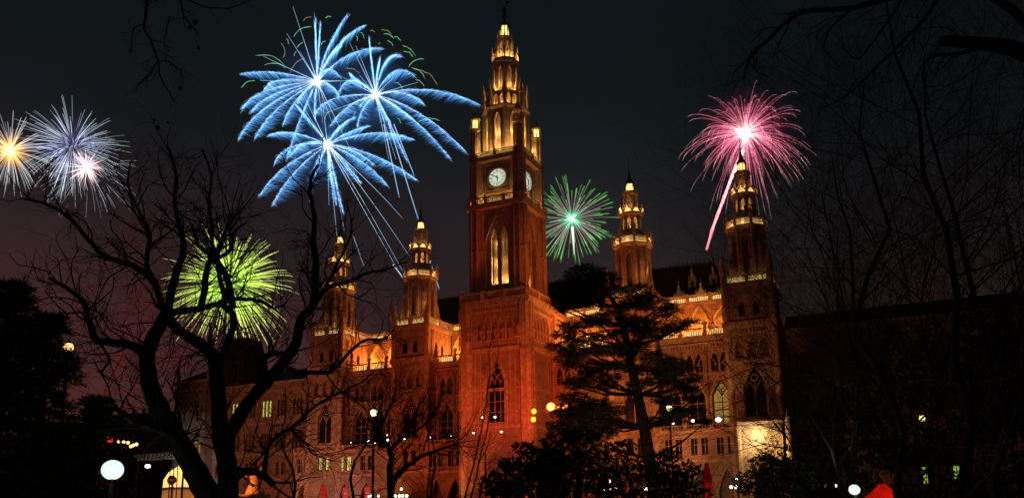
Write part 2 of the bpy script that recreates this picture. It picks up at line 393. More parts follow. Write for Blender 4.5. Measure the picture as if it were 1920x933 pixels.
# ---------------------------------------------------------------- windows (parts; the frame and tracery are sub-parts)
def big_window(f, c, w, zb, zs, za, d, glass, name='arched_window', lights=2):
    p = MB(); fill(p, f, c, w, zb, zs, za, d); o = p.build(name, glass, HALL)
    b_ = MB(); segs = []
    for i in range(1, lights):
        x = c-w/2+w*i/lights; segs.append([(x, zb), (x, zs+(za-zs)*.35)])
    for i in range(lights):
        x = c-w/2+w*(i+.5)/lights; segs.append(arch_pts(x, w/lights, zs-.2, zs+(za-zs)*.42, 4))
    zc = zs+(za-zs)*.62; rr = w*.17
    segs.append([(c+rr*math.cos(2*PI*k/10), zc+rr*math.sin(2*PI*k/10)) for k in range(11)])
    for k in (1, 2, 3): segs.append([(c-w/2, zb+(zs-zb)*k/4), (c+w/2, zb+(zs-zb)*k/4)])
    bars(b_, f, segs, .075 if glass is M['glass'] else .11, d-.12); bars(b_, f, [[(c-w/2+.06, zb)]+arch_pts(c, w-.12, zs, za-.08)+[(c+w/2-.06, zb)]], .1, d-.1)
    b_.build('frame', M['black'] if glass is not M['glass'] else M['trim'], o); return o
def multi_window(f, cs, w, zb, zs, za, d, glass):
    p = MB(); b_ = MB()
    for c in cs:
        fill(p, f, c, w, zb, zs, za, d)
        bars(b_, f, [[(c, zb), (c, zs)], [(c-w/2, zb+(zs-zb)*.62), (c+w/2, zb+(zs-zb)*.62)], [(c-w/2, zb+.05), (c+w/2, zb+.05)]], .055, d-.08)
    o = p.build('window', glass, HALL); b_.build('frame', M['black'] if glass is not M['glass'] else M['trim'], o); return o
def near(c, L, tol=1.5): return any(abs(c-q) < tol for q in L)
lit_big = {38.9: M['lit_gold']}
for c, w in mid:
    big_window(fw, c, big_w, 17.3*KM, 22.9*KM, 25.6*KM, .8, M['lit_gold'] if near(c, [39.4], 1) else M['glass'])
    multi_window(fw, [c-.85, c+.85], 1.3, 27.4*KM, 29.6*KM, 31.0*KM, .55, M['glass'])
for c, w in arc:
    multi_window(fa, [c-.95, c+.95], 1.15, 11.6*KA, 14.7*KA, 14.7*KA, .4, M['lit_yellow'] if near(c, [-45.55, -40.0], .5) else M['glass'])
for c, w in wing:
    L3 = [c-1.05, c, c+1.05]
    if True:
        multi_window(f0, L3, .8, 25.6, 29.2, 29.7, .4, M['lit_yellow'] if near(c, [-80.6, -71.0], 1.6) else M['glass'])
        multi_window(f0, L3, .8, 17.6, 21.2, 21.9, .4, M['lit_gold'] if near(c, [-85.6], 1.6) else M['glass'])
        multi_window(f0, [c-.8, c+.8], 1.0, 11.4, 14.6, 14.6, .4, M['glass'])
    if 55 < c < 72: pass
for sg in (-1,):
    c0 = sg*94.2; fm = front(-1.8)
    multi_window(fm, [c0-3.4, c0-2.2], .9, 25.6, 29.2, 29.8, .4, M['glass']); multi_window(fm, [c0+2.2, c0+3.4], .9, 25.6, 29.2, 29.8, .4, M['glass'])
    multi_window(fm, [c0-3.4, c0-2.2], .9, 17.6, 21.2, 21.9, .4, M['glass']); multi_window(fm, [c0+2.2, c0+3.4], .9, 17.6, 21.2, 21.9, .4, M['lit_gold'])

# ---------------------------------------------------------------- balustrades, with glowing panels added behind so the openings look lit
def balustrade(f, a0, a1, z0, h, parent, name='balustrade', strip=True, bl=M['glow'], step=.42, posts=True, quat=False, skip=()):
    b_ = MB(); L = a1-a0; n = max(2, round(L/step))
    def bx(x0, x1, za, zb, d0, d1): b_.add([f(x, z, d) for x in (x0, x1) for z in (za, zb) for d in (d0, d1)], [(0,1,3,2),(4,6,7,5),(0,4,5,1),(2,3,7,6),(0,2,6,4),(1,5,7,3)])
    bx(a0, a1, z0, z0+.16*h, -.2, .16); bx(a0, a1, z0+.84*h, z0+h, -.2, .16)
    if quat:
        n = max(2, round(L/(.62*h)))
        for i in range(n):
            x = a0+L*(i+.5)/n; zc = z0+h*.5; r = .27*h
            bars(b_, f, [[(x+r*math.cos(2*PI*k/8), zc+r*math.sin(2*PI*k/8)) for k in range(9)], [(x-r*.7, zc-r*.7), (x+r*.7, zc+r*.7)], [(x-r*.7, zc+r*.7), (x+r*.7, zc-r*.7)]], .05*h, 0)
            bars(b_, f, [[(x+L/n/2, z0+.1*h), (x+L/n/2, z0+.9*h)]], .07, 0)
    else:
        for i in range(n):
            x = a0+L*(i+.5)/n; bars(b_, f, [[(x, z0+.1*h), (x, z0+.9*h)]], .095, 0)
    if posts:
        k = max(1, round(L/4.6))
        for i in range(k+1):
            x = a0+L*i/k; e = .28
            bx(max(a0, x-e), min(a1, x+e), z0, z0+h*1.12, -.26, .3)
    o = b_.build(name, M['trim'], parent)
    if strip:
        s_ = MB(); s_.add([f(x, z, .34) for x, z in ((a0+.3, z0+.2*h), (a1-.3, z0+.2*h), (a1-.3, z0+.72*h), (a0+.3, z0+.72*h))], [(0, 1, 2, 3)])
        s_.build('added_glow_panel', bl, o)  # added emissive panel behind the balusters
    return o
segs_top = [(-19.9, -7.2), (-41.8, -28.3), (7.2, 19.9), (28.3, 41.8)]
for a0, a1 in segs_top:
    balustrade(f0, a0, a1, BAYZ, 1.65, HALL)
for c, w in mid:
    balustrade(front(MW+.2), c-1.75, c+1.75, 33.1, 1.7, HALL, posts=False, bl=M['glow'])
# balcony rail on the terrace over the arcade
for a0, a1 in ((-53.8, -31.7), (-19.9, -7.2), (7.2, 19.9), (28.9, 42.7)):
    balustrade(front(AW+.1), a0, a1, 15.6, .9, HALL, strip=False, step=.5)

# ---------------------------------------------------------------- robed stone statues before the loggia piers
def statue_mb(h=2.3, ped=.9):
    b_ = MB()
    b_.box(-.42, .42, -.42, .42, 0, ped*.85); b_.box(-.5, .5, -.5, .5, ped*.85, ped)
    z = ped
    b_.lathe(0, 0, [(.36, z), (.34, z+.4*h), (.27, z+.55*h), (.36, z+.68*h), (.38, z+.76*h), (.3, z+.82*h), (.1, z+.85*h), (.09, z+.87*h)], 10)
    b_.ball((0, -.02, z+.94*h), .155, 10, 8, 1.2)
    for q in (-1, 1): b_.tube([(q*.34, 0, z+.78*h), (q*.44, -.08, z+.6*h), (q*.2, -.34, z+.55*h)], [.12, .1, .07], 6)
    b_.tube([(.22, -.36, z+.2*h), (.22, -.36, z+h)], .03, 5)
    return b_
S_ = None
st_pos = []
for sg in (-1, 1):
    st_pos += [sg*(8.9+4.35*i+2.17) for i in (0, 1, 2)] + [sg*(6.75)] + [sg*(30.3+4.55*i-2.27) for i in (0, 1, 2, 3)]
for i, s in enumerate(sorted(st_pos)):
    if S_ is None:
        S_ = statue_mb().build('statue', M['trim'], HALL); S_.location = (s, MW+.1, 33.05)
    else: copy_tree(S_, HALL, (s, MW+.1, 33.05))

# ---------------------------------------------------------------- roofs with dormers
def hip(name, s0, s1, m0, m1, z0, z1, ridge, parent=HALL, run=None):
    run = run or (m1-m0)/2*.9
    b_ = MB(); mc = (m0+m1)/2
    b_.add([(s0, m0, z0), (s1, m0, z0), (s1, m1, z0), (s0, m1, z0), (s0+run, mc, z1), (s1-run, mc, z1)], [(0, 1, 5, 4), (1, 2, 5), (2, 3, 4, 5), (3, 0, 4), (0, 3, 2, 1)])
    o = b_.build(name, M['slate'], parent)
    r_ = MB(); r_.tube([(s0+run, mc, z1), (s1-run, mc, z1)], .22, 6)
    n = int((s1-s0-2*run)/.9)
    for i in range(n+1):
        x = s0+run+(s1-s0-2*run)*i/max(1, n); r_.box(x-.06, x+.06, mc-.06, mc+.06, z1, z1+.75)
    for x in (s0+run, s1-run): r_.lathe(x, mc, [(.2, z1), (.25, z1+.8), (.04, z1+1), (.03, z1+3.2)], 6)
    r_.build('ridge_crest', M['lead'], o); return o
main_roof = hip('roof', -40, 41.5, 3.2, 19, 40.6, 52.3, True, run=5.2)
for sg in (-1, 1):
    b_ = MB(); a0, a1 = sorted((sg*50.2, sg*88.6))
    b_.add([(a0, .3, WZ+.45), (a1, .3, WZ+.45), (a1, 17, WZ+.45), (a0, 17, WZ+.45), (a0, 8.5, WZ+4.8), (a1, 8.5, WZ+4.8)], [(0, 1, 5, 4), (1, 2, 5), (2, 3, 4, 5), (3, 0, 4)])
    b_.build('roof', M['slate'], HALL)
    c0 = sg*94.2; b_ = MB()
    b_.lathe(c0, 6, [(10, 36.1), (3, 39.5)], 4, PI/4); b_.build('roof', M['slate'], HALL)
# dark steep turret roof on the left wing, with a light iron railing round its flat top
b_ = MB(); b_.lathe(-82.6, 3.2, [(7.4, 34), (7.2, 35.5), (6.0, 41), (4.4, 46.2)], 4, PI/4)
tr_ = b_.build('roof_tower', M['slate'], HALL)
b_ = MB()
for k in range(4):
    p, q = [(-82.6+4.5*math.cos(PI/4+PI/2*j), 3.2+4.5*math.sin(PI/4+PI/2*j)) for j in (k, k+1)]
    for zz in (46.3, 47.6): b_.tube([(p[0], p[1], zz), (q[0], q[1], zz)], .12, 4)
    for i in range(9): x = p[0]+(q[0]-p[0])*i/9; y = p[1]+(q[1]-p[1])*i/9; b_.tube([(x, y, 46.2), (x, y, 47.6)], .07, 4)
b_.build('railing', M['trim'], tr_)
def dormer(s, m, z, w=1.9, h=2.4, parent=main_roof):
    f = front(m); b_ = MB()
    panel(b_, f, s-w/2, s+w/2, z, z+h, [(s, w*.5, z+.5, z+1.4, z+2.0)], .25)
    b_.add([(s-w/2, m, z+h), (s+w/2, m, z+h), (s, m, z+h+1.9)], [(0, 1, 2)])
    b_.box(s-w/2, s-w/2+.12, m, m+2.2, z, z+h); b_.box(s+w/2-.12, s+w/2, m, m+2.2, z, z+h)
    for q in (-1, 1): b_.add([(s+q*(w/2+.2), m-.15, z+h-.25), (s, m-.15, z+h+2.1), (s, m+3.4, z+h+2.1), (s+q*(w/2+.2), m+2.2, z+h-.25)], [(0, 1, 2, 3)])
    b_.lathe(s, m-.1, [(.16, z+h+1.8), (.22, z+h+2.4), (.04, z+h+2.5), (.02, z+h+3.6)], 6)
    for q in (-1, 1): b_.lathe(s+q*w/2, m-.05, [(.16, z), (.16, z+h), (.22, z+h+.1), (.02, z+h+1.3)], 6)
    o = b_.build('dormer', M['trim'], parent)
    p = MB(); fill(p, f, s, w*.5, z+.5, z+1.4, z+2.0, .2); p.build('window', M['glass'], parent)
    return o
for s in (-36, -31.5, -12.5, -17, 12.5, 17, 30.6, 35, 39.2): dormer(s, 3.0, 41.0)
for s in (-34, -13, 13, 32.5, 36.8): dormer(s, 7.2, 46.2, 1.3, 1.4)

# ---------------------------------------------------------------- the four bays carrying the side turrets
BM, BH = -10.4, 4.1
def bay_parts(c):
    b_ = MB(); f = front(BM); lo, hi = c-BH, c+BH
    def rows(F, lo, hi, cc, w1, full=True):
        panel(b_, F, lo, hi, 0, 16.2, [(cc-.95, 1.1, 11.6, 14.7, 14.7), (cc+.95, 1.1, 11.6, 14.7, 14.7)], .4)
        panel(b_, F, lo, hi, 16.2, 27.2, [(cc, w1, 17.3, 22.8, 26.0)], .9)
        panel(b_, F, lo, hi, 27.2, 34.4, [(cc+q, 1.3, 27.7, 29.8, 31.0) for q in (-2.2, 0, 2.2)], .5)
        panel(b_, F, lo, hi, 34.4, BAYZ, [(cc-1.25, 1.1, 35.2, 37, 37.8), (cc+1.25, 1.1, 35.2, 37, 37.8)], .4)
    rows(f, lo, hi, c, 3.6); rows(right(hi), BM, 0, BM/2, 3.2); rows(left(lo), BM, 0, BM/2, 3.2)
    b_.box(lo+.9, hi-.9, BM+.95, -.2, 0, BAYZ-.1)
    o = b_.build('turret_bay', M['stone'], HALL)
    t_ = MB()
    for z0, z1, e in ((10.2, 10.7, .25), (16.2, 16.8, .45), (26.9, 27.3, .25), (31.9, 32.3, .2), (33, 34.2, .55), (40.4, 41.2, .35)):
        MB().box(lo-e, hi+e, BM-e, -.1, z0, z1).build('string_course', M['trim'], o)
    for x in (lo, hi):
        for y in (BM,):
            b2_ = MB(); b2_.oct(x, y, [(.62, 0), (.62, 16.5), (.55, 16.6), (.55, 33), (.5, 34.2), (.5, 43), (.66, 43.1), (.66, 43.6), (.04, 47.6)]); b2_.build('pinnacle', M['trim'], o)
    for F, a, b2, cc in ((f, lo, hi, c), (right(hi), BM, 0, BM/2), (left(lo), BM, 0, BM/2)):
        hood(t_, F, cc, 4.3, 22.6, 26.7, .16, legs=5)
        n = 14
        for q in range(n):
            x = a+(b2-a)*(q+.5)/n; bars(t_, F, [[(x, 32.3), (x, 33)]], .16, -.15)
        for q in (-2.2, 0, 2.2): hood(t_, F, cc+q, 2.0, 29.6, 31.3, .12, legs=1.9)
        for q in (-3.1, -2.6, 2.6, 3.1): bars(t_, F, [[(cc+q, 16.9), (cc+q, 26.8)], [(cc+q, 34.3), (cc+q, 40.3)]], .13, -.05)
    t_.build('hood_mould', M['trim'], o)
    for F, cc in ((f, c), (right(hi), BM/2), (left(lo), BM/2)):
        for q in (-.95, .95): g_ = MB(); fill(g_, F, cc+q, 1.1, 11.6, 14.7, 14.7, .36); g_.build('window', M['glass'], o)
        for q in (-1.25, 1.25): g_ = MB(); fill(g_, F, cc+q, 1.1, 35.2, 37, 37.8, .36); g_.build('window', M['glass'], o)
    p = MB(); fill(p, f, c, 3.6, 17.3, 22.8, 26.0, .8); fill(p, right(hi), BM/2, 3.2, 17.3, 22.8, 26, .8); p.build('arched_window', M['glass'], o)
    fr = MB(); bars(fr, f, [[(c, 17.3), (c, 23.2)], arch_pts(c-.9, 1.75, 21.9, 23.5, 4), arch_pts(c+.9, 1.75, 21.9, 23.5, 4), [(c+.6*math.cos(k*.7), 24.2+.6*math.sin(k*.7)) for k in range(10)]], .11, .66)
    fr.build('frame', M['trim'], o)
    for F, a, b2 in ((f, lo+.4, hi-.4), (right(hi), BM+.4, -.3), (left(lo), BM+.4, -.3)):
        balustrade(F, a, b2, BAYZ+.02, 1.65, o, quat=(F is f), bl=M['glow'])
    return o
BAYS = [bay_parts(c) for c in (-45.9, -24.1, 24.1, 45.9)]

# ---------------------------------------------------------------- turret prototype (origin on the bay axis)
def turret(loc):
    b_ = MB()
    b_.oct(0, 0, [(3.25, 41.1), (3.25, 42.6), (3.0, 43)])
    for k in range(8):
        F = octf(0, 0, 2.95, k); hw = 2.95*math.tan(PI/8)
        panel(b_, F, -hw, hw, 43, 53, [(0, 1.1, 44, 50, 51.5)], .5)
        a = PI/8+k*PI/4; x, y = 3.25*math.cos(a), 3.25*math.sin(a)
        b_.lathe(x, y, [(.36, 41.2), (.3, 47), (.3, 52.6), (.45, 53)], 5)
        hood(b_, F, 0, 1.5, 50, 52.2, .12, legs=6.5); bars(b_, F, [[(-.85, 43), (-.85, 52.8)], [(.85, 43), (.85, 52.8)]], .13, -.06)
        bars(b_, F, [[(-hw, 43.6), (hw, 43.6)], [(-hw, 47.5), (-.6, 47.5)], [(.6, 47.5), (hw, 47.5)]], .1, -.05)
    b_.oct(0, 0, [(1.7, 43), (1.7, 53)])
    for k in range(4):                                    # stepped corner buttresses with pinnacles
        x, y = 3.35*math.cos(PI/4+k*PI/2), 3.35*math.sin(PI/4+k*PI/2)
        b_.oct(x, y, [(.55, 41.2), (.55, 46.5), (.4, 46.9), (.4, 48.8), (.52, 49), (.03, 52)])
        x, y = x*1.17, y*1.17; b_.oct(x, y, [(.35, 41.2), (.35, 44.4), (.45, 44.6), (.03, 47.4)])
    b_.oct(0, 0, [(2.9, 52.7), (3.6, 53.2), (3.6, 53.45), (2.0, 53.45)])
    o = b_.build('turret', M['trim'], HALL, loc=loc)
    for k in range(8):                                    # rose balustrade, one mesh per gallery
        pass
    b_ = MB(); s_ = MB()
    for k in range(8):
        F = octf(0, 0, 3.5, k); hw = 3.5*math.tan(PI/8)
        for zz in (53.45, 55.05): bars(b_, F, [[(-hw, zz), (hw, zz)]], .13, 0)
        for x in (-.72, 0.02, .76):
            r = .42; bars(b_, F, [[(x+r*math.cos(q*PI/4), 54.25+r*math.sin(q*PI/4)) for q in range(9)], [(x-.4, 53.85), (x+.4, 54.65)], [(x-.4, 54.65), (x+.4, 53.85)]], .065, 0)
        b_.lathe(3.5/math.cos(PI/8)*math.cos(PI/8+k*PI/4), 3.5/math.cos(PI/8)*math.sin(PI/8+k*PI/4), [(.24, 53.3), (.24, 55.3), (.3, 55.4), (.02, 57)], 6)
        s_.add([F(x, z, .3) for x, z in ((-hw+.25, 53.6), (hw-.25, 53.6), (hw-.25, 54.85), (-hw+.25, 54.85))], [(0, 1, 2, 3)])
    b_.build('gallery', M['trim'], o); s_.build('added_glow_panel', M['glow_dim'], o)  # glowing panels added inside the rose balustrade
    b_ = MB()
    b_.oct(0, 0, [(3.0, 53.5), (3.0, 54.9), (2.75, 55.5), (2.0, 56.3), (1.7, 56.5)])
    for k in range(8):
        F = octf(0, 0, 1.7, k); hw = 1.7*math.tan(PI/8)
        panel(b_, F, -hw, hw, 56.4, 59.8, [(0, .72, 56.7, 58.5, 59.3)], .2)
        a = PI/8+k*PI/4; b_.lathe(1.9*math.cos(a), 1.9*math.sin(a), [(.18, 56.3), (.2, 60.2), (.26, 60.3), (.02, 61.9)], 5)
    b_.oct(0, 0, [(1.95, 59.6), (2.35, 60.0), (2.35, 60.25), (1.2, 60.25)])
    b_.build('belvedere', M['trim'], o)
    b_ = MB(); s_ = MB()
    for k in range(8):
        F = octf(0, 0, 2.3, k); hw = 2.3*math.tan(PI/8)
        bars(b_, F, [[(-hw, 60.3), (0, 61.55), (hw, 60.3)], [(-hw, 60.3), (-hw, 61.2)], [(0, 61.5), (0, 62)]], .12, 0)
        s_.add([F(x, z, .2) for x, z in ((-hw*.75, 60.35), (hw*.75, 60.35), (hw*.3, 61.1), (-hw*.3, 61.1))], [(0, 1, 2, 3)])
    b_.build('crown', M['trim'], o); s_.build('added_glow_panel', M['glow'], o)  # added glow behind the crown gables
    b_ = MB()
    b_.oct(0, 0, [(.55, 60.2), (.55, 64)])
    for k in range(8):
        a = PI/8+k*PI/4; b_.lathe(1.3*math.cos(a), 1.3*math.sin(a), [(.2, 60.2), (.17, 63.6), (.3, 64.0)], 6)
        F = octf(0, 0, 1.22, k); hood(b_, F, 0, .85, 62.8, 63.6, .09)
    b_.oct(0, 0, [(1.45, 63.7), (1.5, 64.1), (1.0, 64.4), (.75, 64.5)])
    b_.build('colonnade', M['trim'], o)
    b_ = MB(); b_.oct(0, 0, [(.62, 64.45), (.68, 65.0), (.5, 65.7)]); b_.build('lantern', M['lantern'], o)
    b_ = MB()
    for k in range(8):
        a = PI/8+k*PI/4; b_.tube([(.74*math.cos(a), .74*math.sin(a), 64.4), (.74*math.cos(a), .74*math.sin(a), 65.6)], .07, 4)
    b_.oct(0, 0, [(.85, 65.6), (.85, 65.8), (.5, 66.4), (.22, 67.4), (.12, 68.2), (.2, 68.4), (.06, 68.6), (.03, 71)])
    b_.build('spire', M['copper'], o)
    return o
for q_ in [T_ for T_ in ()]: pass
GOLD = (1., .5, .13); ORNG = (1., .33, .07); RED = (1., .17, .03)
T0 = turret((-45.9, BM+BH, 0)); remap(T0, ZT)
for ch in T0.children: remap(ch, ZT)
TUR = [T0] + [copy_tree(T0, HALL, (c, BM+BH, 0)) for c in (-24.1, 24.1, 45.9)]
tag(TUR[3], 'spire half hidden by dark twigs, in front of the pink burst')
# ---------------------------------------------------------------- the clock tower (a part of the hall; its pieces are sub-parts)
TM = -12.2
b_ = MB()
H = 6.75; lo_m, hi_m = TM-H, TM+H
ft = front(lo_m); rt = right(H); lt = left(-H)
def tside(F, a0, a1, c):
    panel(b_, F, a0, a1, 0, 17.2, [], .5)
    panel(b_, F, a0, a1, 17.2, 32.3, [(c, 3.5, 18.3, 26.2, 29.9)], 1.2)
    panel(b_, F, a0, a1, 32.3, 41.6, [(c+q*1.55, 1.15, 33.6, 37.4, 38.6) for q in (-2, -1, 0, 1, 2)], .7)
tside(ft, -H, H, 0)
panel(b_, rt, lo_m, 0, 0, 32.3, [], .5); panel(b_, lt, lo_m, 0, 0, 32.3, [], .5)
for F in (rt, lt): panel(b_, F, lo_m, 1.2, 32.3, 41.6, [(TM+q*1.55, 1.15, 33.6, 37.4, 38.6) for q in (-2, -1, 0, 1, 2)], .7)
b_.box(-H+1.3, H-1.3, lo_m+1.3, hi_m-.5, 0, 41.5)
b_.box(-H+.75, H-.75, lo_m+.75, hi_m-.5, 32.4, 41.4)
# upper shaft
h2 = 4.9; a0, a1 = TM-h2, TM+h2
for F, c in ((front(TM-h2), 0), (right(h2), TM), (left(-h2), TM)):
    panel(b_, F, c-h2, c+h2, 41.5, 61.6, [(c, 5.2, 44.4, 54.5, 59.6)], .8)
b_.box(-h2, h2, TM+h2-.3, TM+h2, 41.5, 61.6)
for x in (-1, 1):
    for y in (-1, 1):
        X, Y = x*4.62, TM+y*4.62
        b_.oct(X, Y, [(1.42, 41.5), (1.42, 52), (1.52, 52.2), (1.3, 52.6), (1.3, 61.4), (1.5, 61.7)])
b_.box(-2.2, 2.2, TM-2.2, TM+2.2, 41.4, 72)                # inner core seen through the lancets
# clock stage
h3 = 4.55
for F, c in ((front(TM-h3), 0), (right(h3), TM), (left(-h3), TM)):
    panel(b_, F, c-h3, c+h3, 61.6, 71.6, [], .3)
b_.box(-h3, h3, TM+h3-.3, TM+h3, 61.6, 71.6)
for x in (-1, 1):
    for y in (-1, 1):
        b_.oct(x*4.55, TM+y*4.55, [(1.35, 61.6), (1.35, 70.4), (1.5, 71.2), (1.5, 71.7), (1.2, 72)])
TOWER = b_.build('clock_tower', M['stone'], HALL)
# mouldings
t_ = MB()
for z0, z1, h, e in ((17.1, 17.7, H, .25), (24.4, 24.7, H, .12), (31.7, 32.5, H, .3), (39.4, 39.8, H, .2), (40.6, 41.7, H, .55), (60.9, 61.7, 5.3, .9), (71.0, 71.7, 5.1, .7), (64.2, 64.5, h3, .15)):
    if h == H: t_.box(-h-e, h+e, lo_m-e, 0.4 if z0 > 32 else -.1, z0, z1)
    else: t_.box(-h-e, h+e, TM-h-e, TM+h+e, z0, z1)
for x in (-1, 1):
    t_.oct(x*H*.93, lo_m+.4, [(1.35, 0), (1.35, 17.2), (1.2, 17.6), (1.2, 31.8), (1.05, 32.5), (1.05, 41.6)])
t_.oct(H*.93, hi_m-.4, [(1.2, 30), (1.05, 32.5), (1.05, 41.6)])
hood(t_, ft, 0, 4.6, 25.6, 31.2, .22, legs=8); hood(t_, ft, 0, 3.9, 26.1, 30.4, .16, legs=8.4)
for F, c in ((front(TM-h2), 0), (right(h2), TM), (left(-h2), TM)):
    hood(t_, F, c, 5.6, 54.3, 60.2, .2, legs=9.5); hood(t_, F, c, 6.6, 55.2, 60.8, .14, legs=0)
    for q in (-3.1, 3.1): bars(t_, F, [[(c+q, 42), (c+q, 61)]], .16, -.05)
    for q in range(18): bars(t_, F, [[(c-h2+.5+q*.58, 60.1), (c-h2+.5+q*.58, 60.9)]], .13, -.15)
    bars(t_, F, [[(c-h2, 43.9), (c+h2, 43.9)]], .2, -.1)
for F, c in ((ft, 0), (rt, TM), (lt, TM)):
    for q in (-2, -1, 0, 1, 2): hood(t_, F, c+q*1.55, 1.3, 37.4, 39.0, .1, legs=3.8)
    for q in range(24): bars(t_, F, [[(c-H+.4+q*.56, 39.8), (c-H+.4+q*.56, 40.6)]], .15, -.2)
    for q in (-3.1, 3.1, -4.2, 4.2): bars(t_, F, [[(c+q, 18), (c+q, 31.6)]], .13, -.02)
for F, c in ((front(TM-h3), 0), (right(h3), TM), (left(-h3), TM)):
    for q in (-2.75, 2.75): bars(t_, F, [[(c+q, 62), (c+q, 71)]], .2, -.05)
    for q in range(16): bars(t_, F, [[(c-h3+.5+q*.6, 70.2), (c-h3+.5+q*.6, 71)]], .14, -.15)
    P = [(c+2.25*math.cos(k*PI/16), 67.5+2.25*math.sin(k*PI/16)) for k in range(33)]; bars(t_, F, [P], .17, -.05)
    bars(t_, F, [[(c-3.2, 64.9), (c+3.2, 64.9)]], .15, -.05)
t_.build('string_course', M['trim'], TOWER)
# big window over the porch and belfry lancets
p = MB(); fill(p, ft, 0, 3.5, 18.3, 26.2, 29.9, 1.1); p.build('arched_window', M['glass'], TOWER)
p = MB(); bars(p, ft, [[(-.6, 18.3), (-.6, 26.4)], [(.6, 18.3), (.6, 26.4)], arch_pts(-1.17, 1.1, 25.2, 27, 4), arch_pts(0, 1.2, 25.6, 27.2, 4), arch_pts(1.17, 1.1, 25.2, 27, 4), [(.75*math.cos(k*.63), 28+.75*math.sin(k*.63)) for k in range(11)]]+[[(-1.75, z), (1.75, z)] for z in (20.3, 22.3, 24.3)], .09, .95)
p.build('frame', M['trim'], TOWER)
for F, c in ((front(TM-h2), 0), (right(h2), TM), (left(-h2), TM)):
    b_ = MB()                                             # twin lancets set back inside the great arch
    panel(b_, lambda a, z, d, F=F: F(a, z, d+.8), c-2.6, c+2.6, 44.4, 59.6, [(c-1.12, 1.35, 45.6, 55.2, 57.2), (c+1.12, 1.35, 45.6, 55.2, 57.2)], .5)
    bars(b_, F, [[(c, 45.2), (c, 57)], arch_pts(c-1.12, 1.7, 55.2, 57.9, 5), arch_pts(c+1.12, 1.7, 55.2, 57.9, 5), [(c+.7*math.cos(k*.63), 58+.7*math.sin(k*.63)) for k in range(11)]], .14, .7)
    for q in (-1.12, 1.12): bars(b_, F, [[(c+q, 52), (c+q, 56)], [(c+q-.6, 51.4), (c+q+.6, 51.4)]], .07, 1.1)
    b_.build('belfry_window', M['trim'], TOWER)
# statues in the niche frieze
S2 = None
for F, c in ((ft, 0), (rt, TM)):
    for q in (-2, -1, 0, 1, 2):
        X, Y, Z = F(c+q*1.55, 33.7, .35)
        if S2 is None: S2 = statue_mb(2.6, .3).build('statue', M['trim'], TOWER, loc=(X, Y, Z))
        else: copy_tree(S2, TOWER, (X, Y, Z))
for s in (-5.3, 5.3):
    copy_tree(S2, TOWER, (s, lo_m-.9, 33.7))
# galleries
def gal(h, z, hh, quat, glow, name='gallery', mm=TM):
    for F, c in ((front(mm-h), 0), (right(h), mm), (left(-h), mm)):
        balustrade(F, c-h+.1, c+h-.1, z, hh, TOWER, name=name, quat=quat, strip=glow is not None, bl=glow)
gal(7.2, 41.72, 1.75, False, None)
gal(6.0, 61.72, 1.5, True, M['glow_dim'])
gal(5.65, 71.72, 1.3, True, M['glow_dim'])
# clocks ---------------------------------------------------------------
def clock(F, c, z, R_):
    b_ = MB(); n = 40
    b_.add([F(c+R_*math.cos(2*PI*k/n), z+R_*math.sin(2*PI*k/n), -.1) for k in range(n)], [tuple(range(n))])
    o = b_.build('clock_face', M['clock'], TOWER)
    k_ = MB()
    for k in range(12):
        a = k*PI/6; w = .1
        for off in (-.11, .11) if k % 3 else (-.15, 0, .15):
            P = [(c+r*math.cos(a)-off*math.sin(a), z+r*math.sin(a)+off*math.cos(a)) for r in (R_*.68, R_*.92)]
            bars(k_, F, [P], .035, -.14)
    for rr in (R_*.63, R_*.97): bars(k_, F, [[(c+rr*math.cos(q*PI/18), z+rr*math.sin(q*PI/18)) for q in range(37)]], .035, -.14)
    k_.build('numeral_ring', M['black'], TOWER)
    for ang, L, r in ((math.radians(150), R_*.9, .09), (math.radians(-84), R_*.6, .12)):   # ten to six
        h_ = MB(); h_.tube([F(c-.35*math.cos(ang), z-.35*math.sin(ang), -.22), F(c+L*.7*math.cos(ang), z+L*.7*math.sin(ang), -.22), F(c+L*math.cos(ang), z+L*math.sin(ang), -.22)], [r, r*.8, r*.2], 6)
        h_.build('clock_hand', M['copper'], TOWER)
clock(front(TM-h3), 0, 67.5, 1.88); clock(right(h3), TM, 67.5, 1.88)
# corner pinnacles with lanterns
def pinnacle():
    b_ = MB()
    b_.oct(0, 0, [(.95, 0), (.95, .8), (.5, .9), (.5, 8.2), (.9, 8.7), (.9, 9)])
    for k in range(8):
        a = PI/8+k*PI/4; b_.lathe(.88*math.cos(a), .88*math.sin(a), [(.13, .8), (.13, 8.2)], 5)
        b_.tube([(.8*math.cos(a), .8*math.sin(a), 9), (.8*math.cos(a), .8*math.sin(a), 11)], .08, 4)
        b_.lathe(1.0*math.cos(a), 1.0*math.sin(a), [(.1, 8.8), (.14, 9.4), (.01, 10.2)], 4)
    b_.oct(0, 0, [(.95, 11), (1.0, 11.2), (.5, 12), (.15, 13.2), (.05, 13.5), (.03, 15)])
    for i_, v in enumerate(b_.v):
        if v[2] > 1: b_.v[i_] = (v[0], v[1], v[2]-2.2*min(1, (v[2]-1)/7))
    o = b_.build('pinnacle', M['trim'], TOWER)
    return o
P0 = pinnacle()
spots_p = [(-4.75, TM-4.75), (4.75, TM-4.75), (-4.75, TM+4.75), (4.75, TM+4.75)]
for i, (x, y) in enumerate(spots_p):
    o = P0 if i == 0 else copy_tree(P0, TOWER)
    o.location = (x, y, 71.9)
    if i != 1:
        b_ = MB(); b_.oct(x, y, [(.6, 78.75), (.65, 79.8), (.5, 80.6)]); b_.build('lantern', M['lantern'], TOWER)
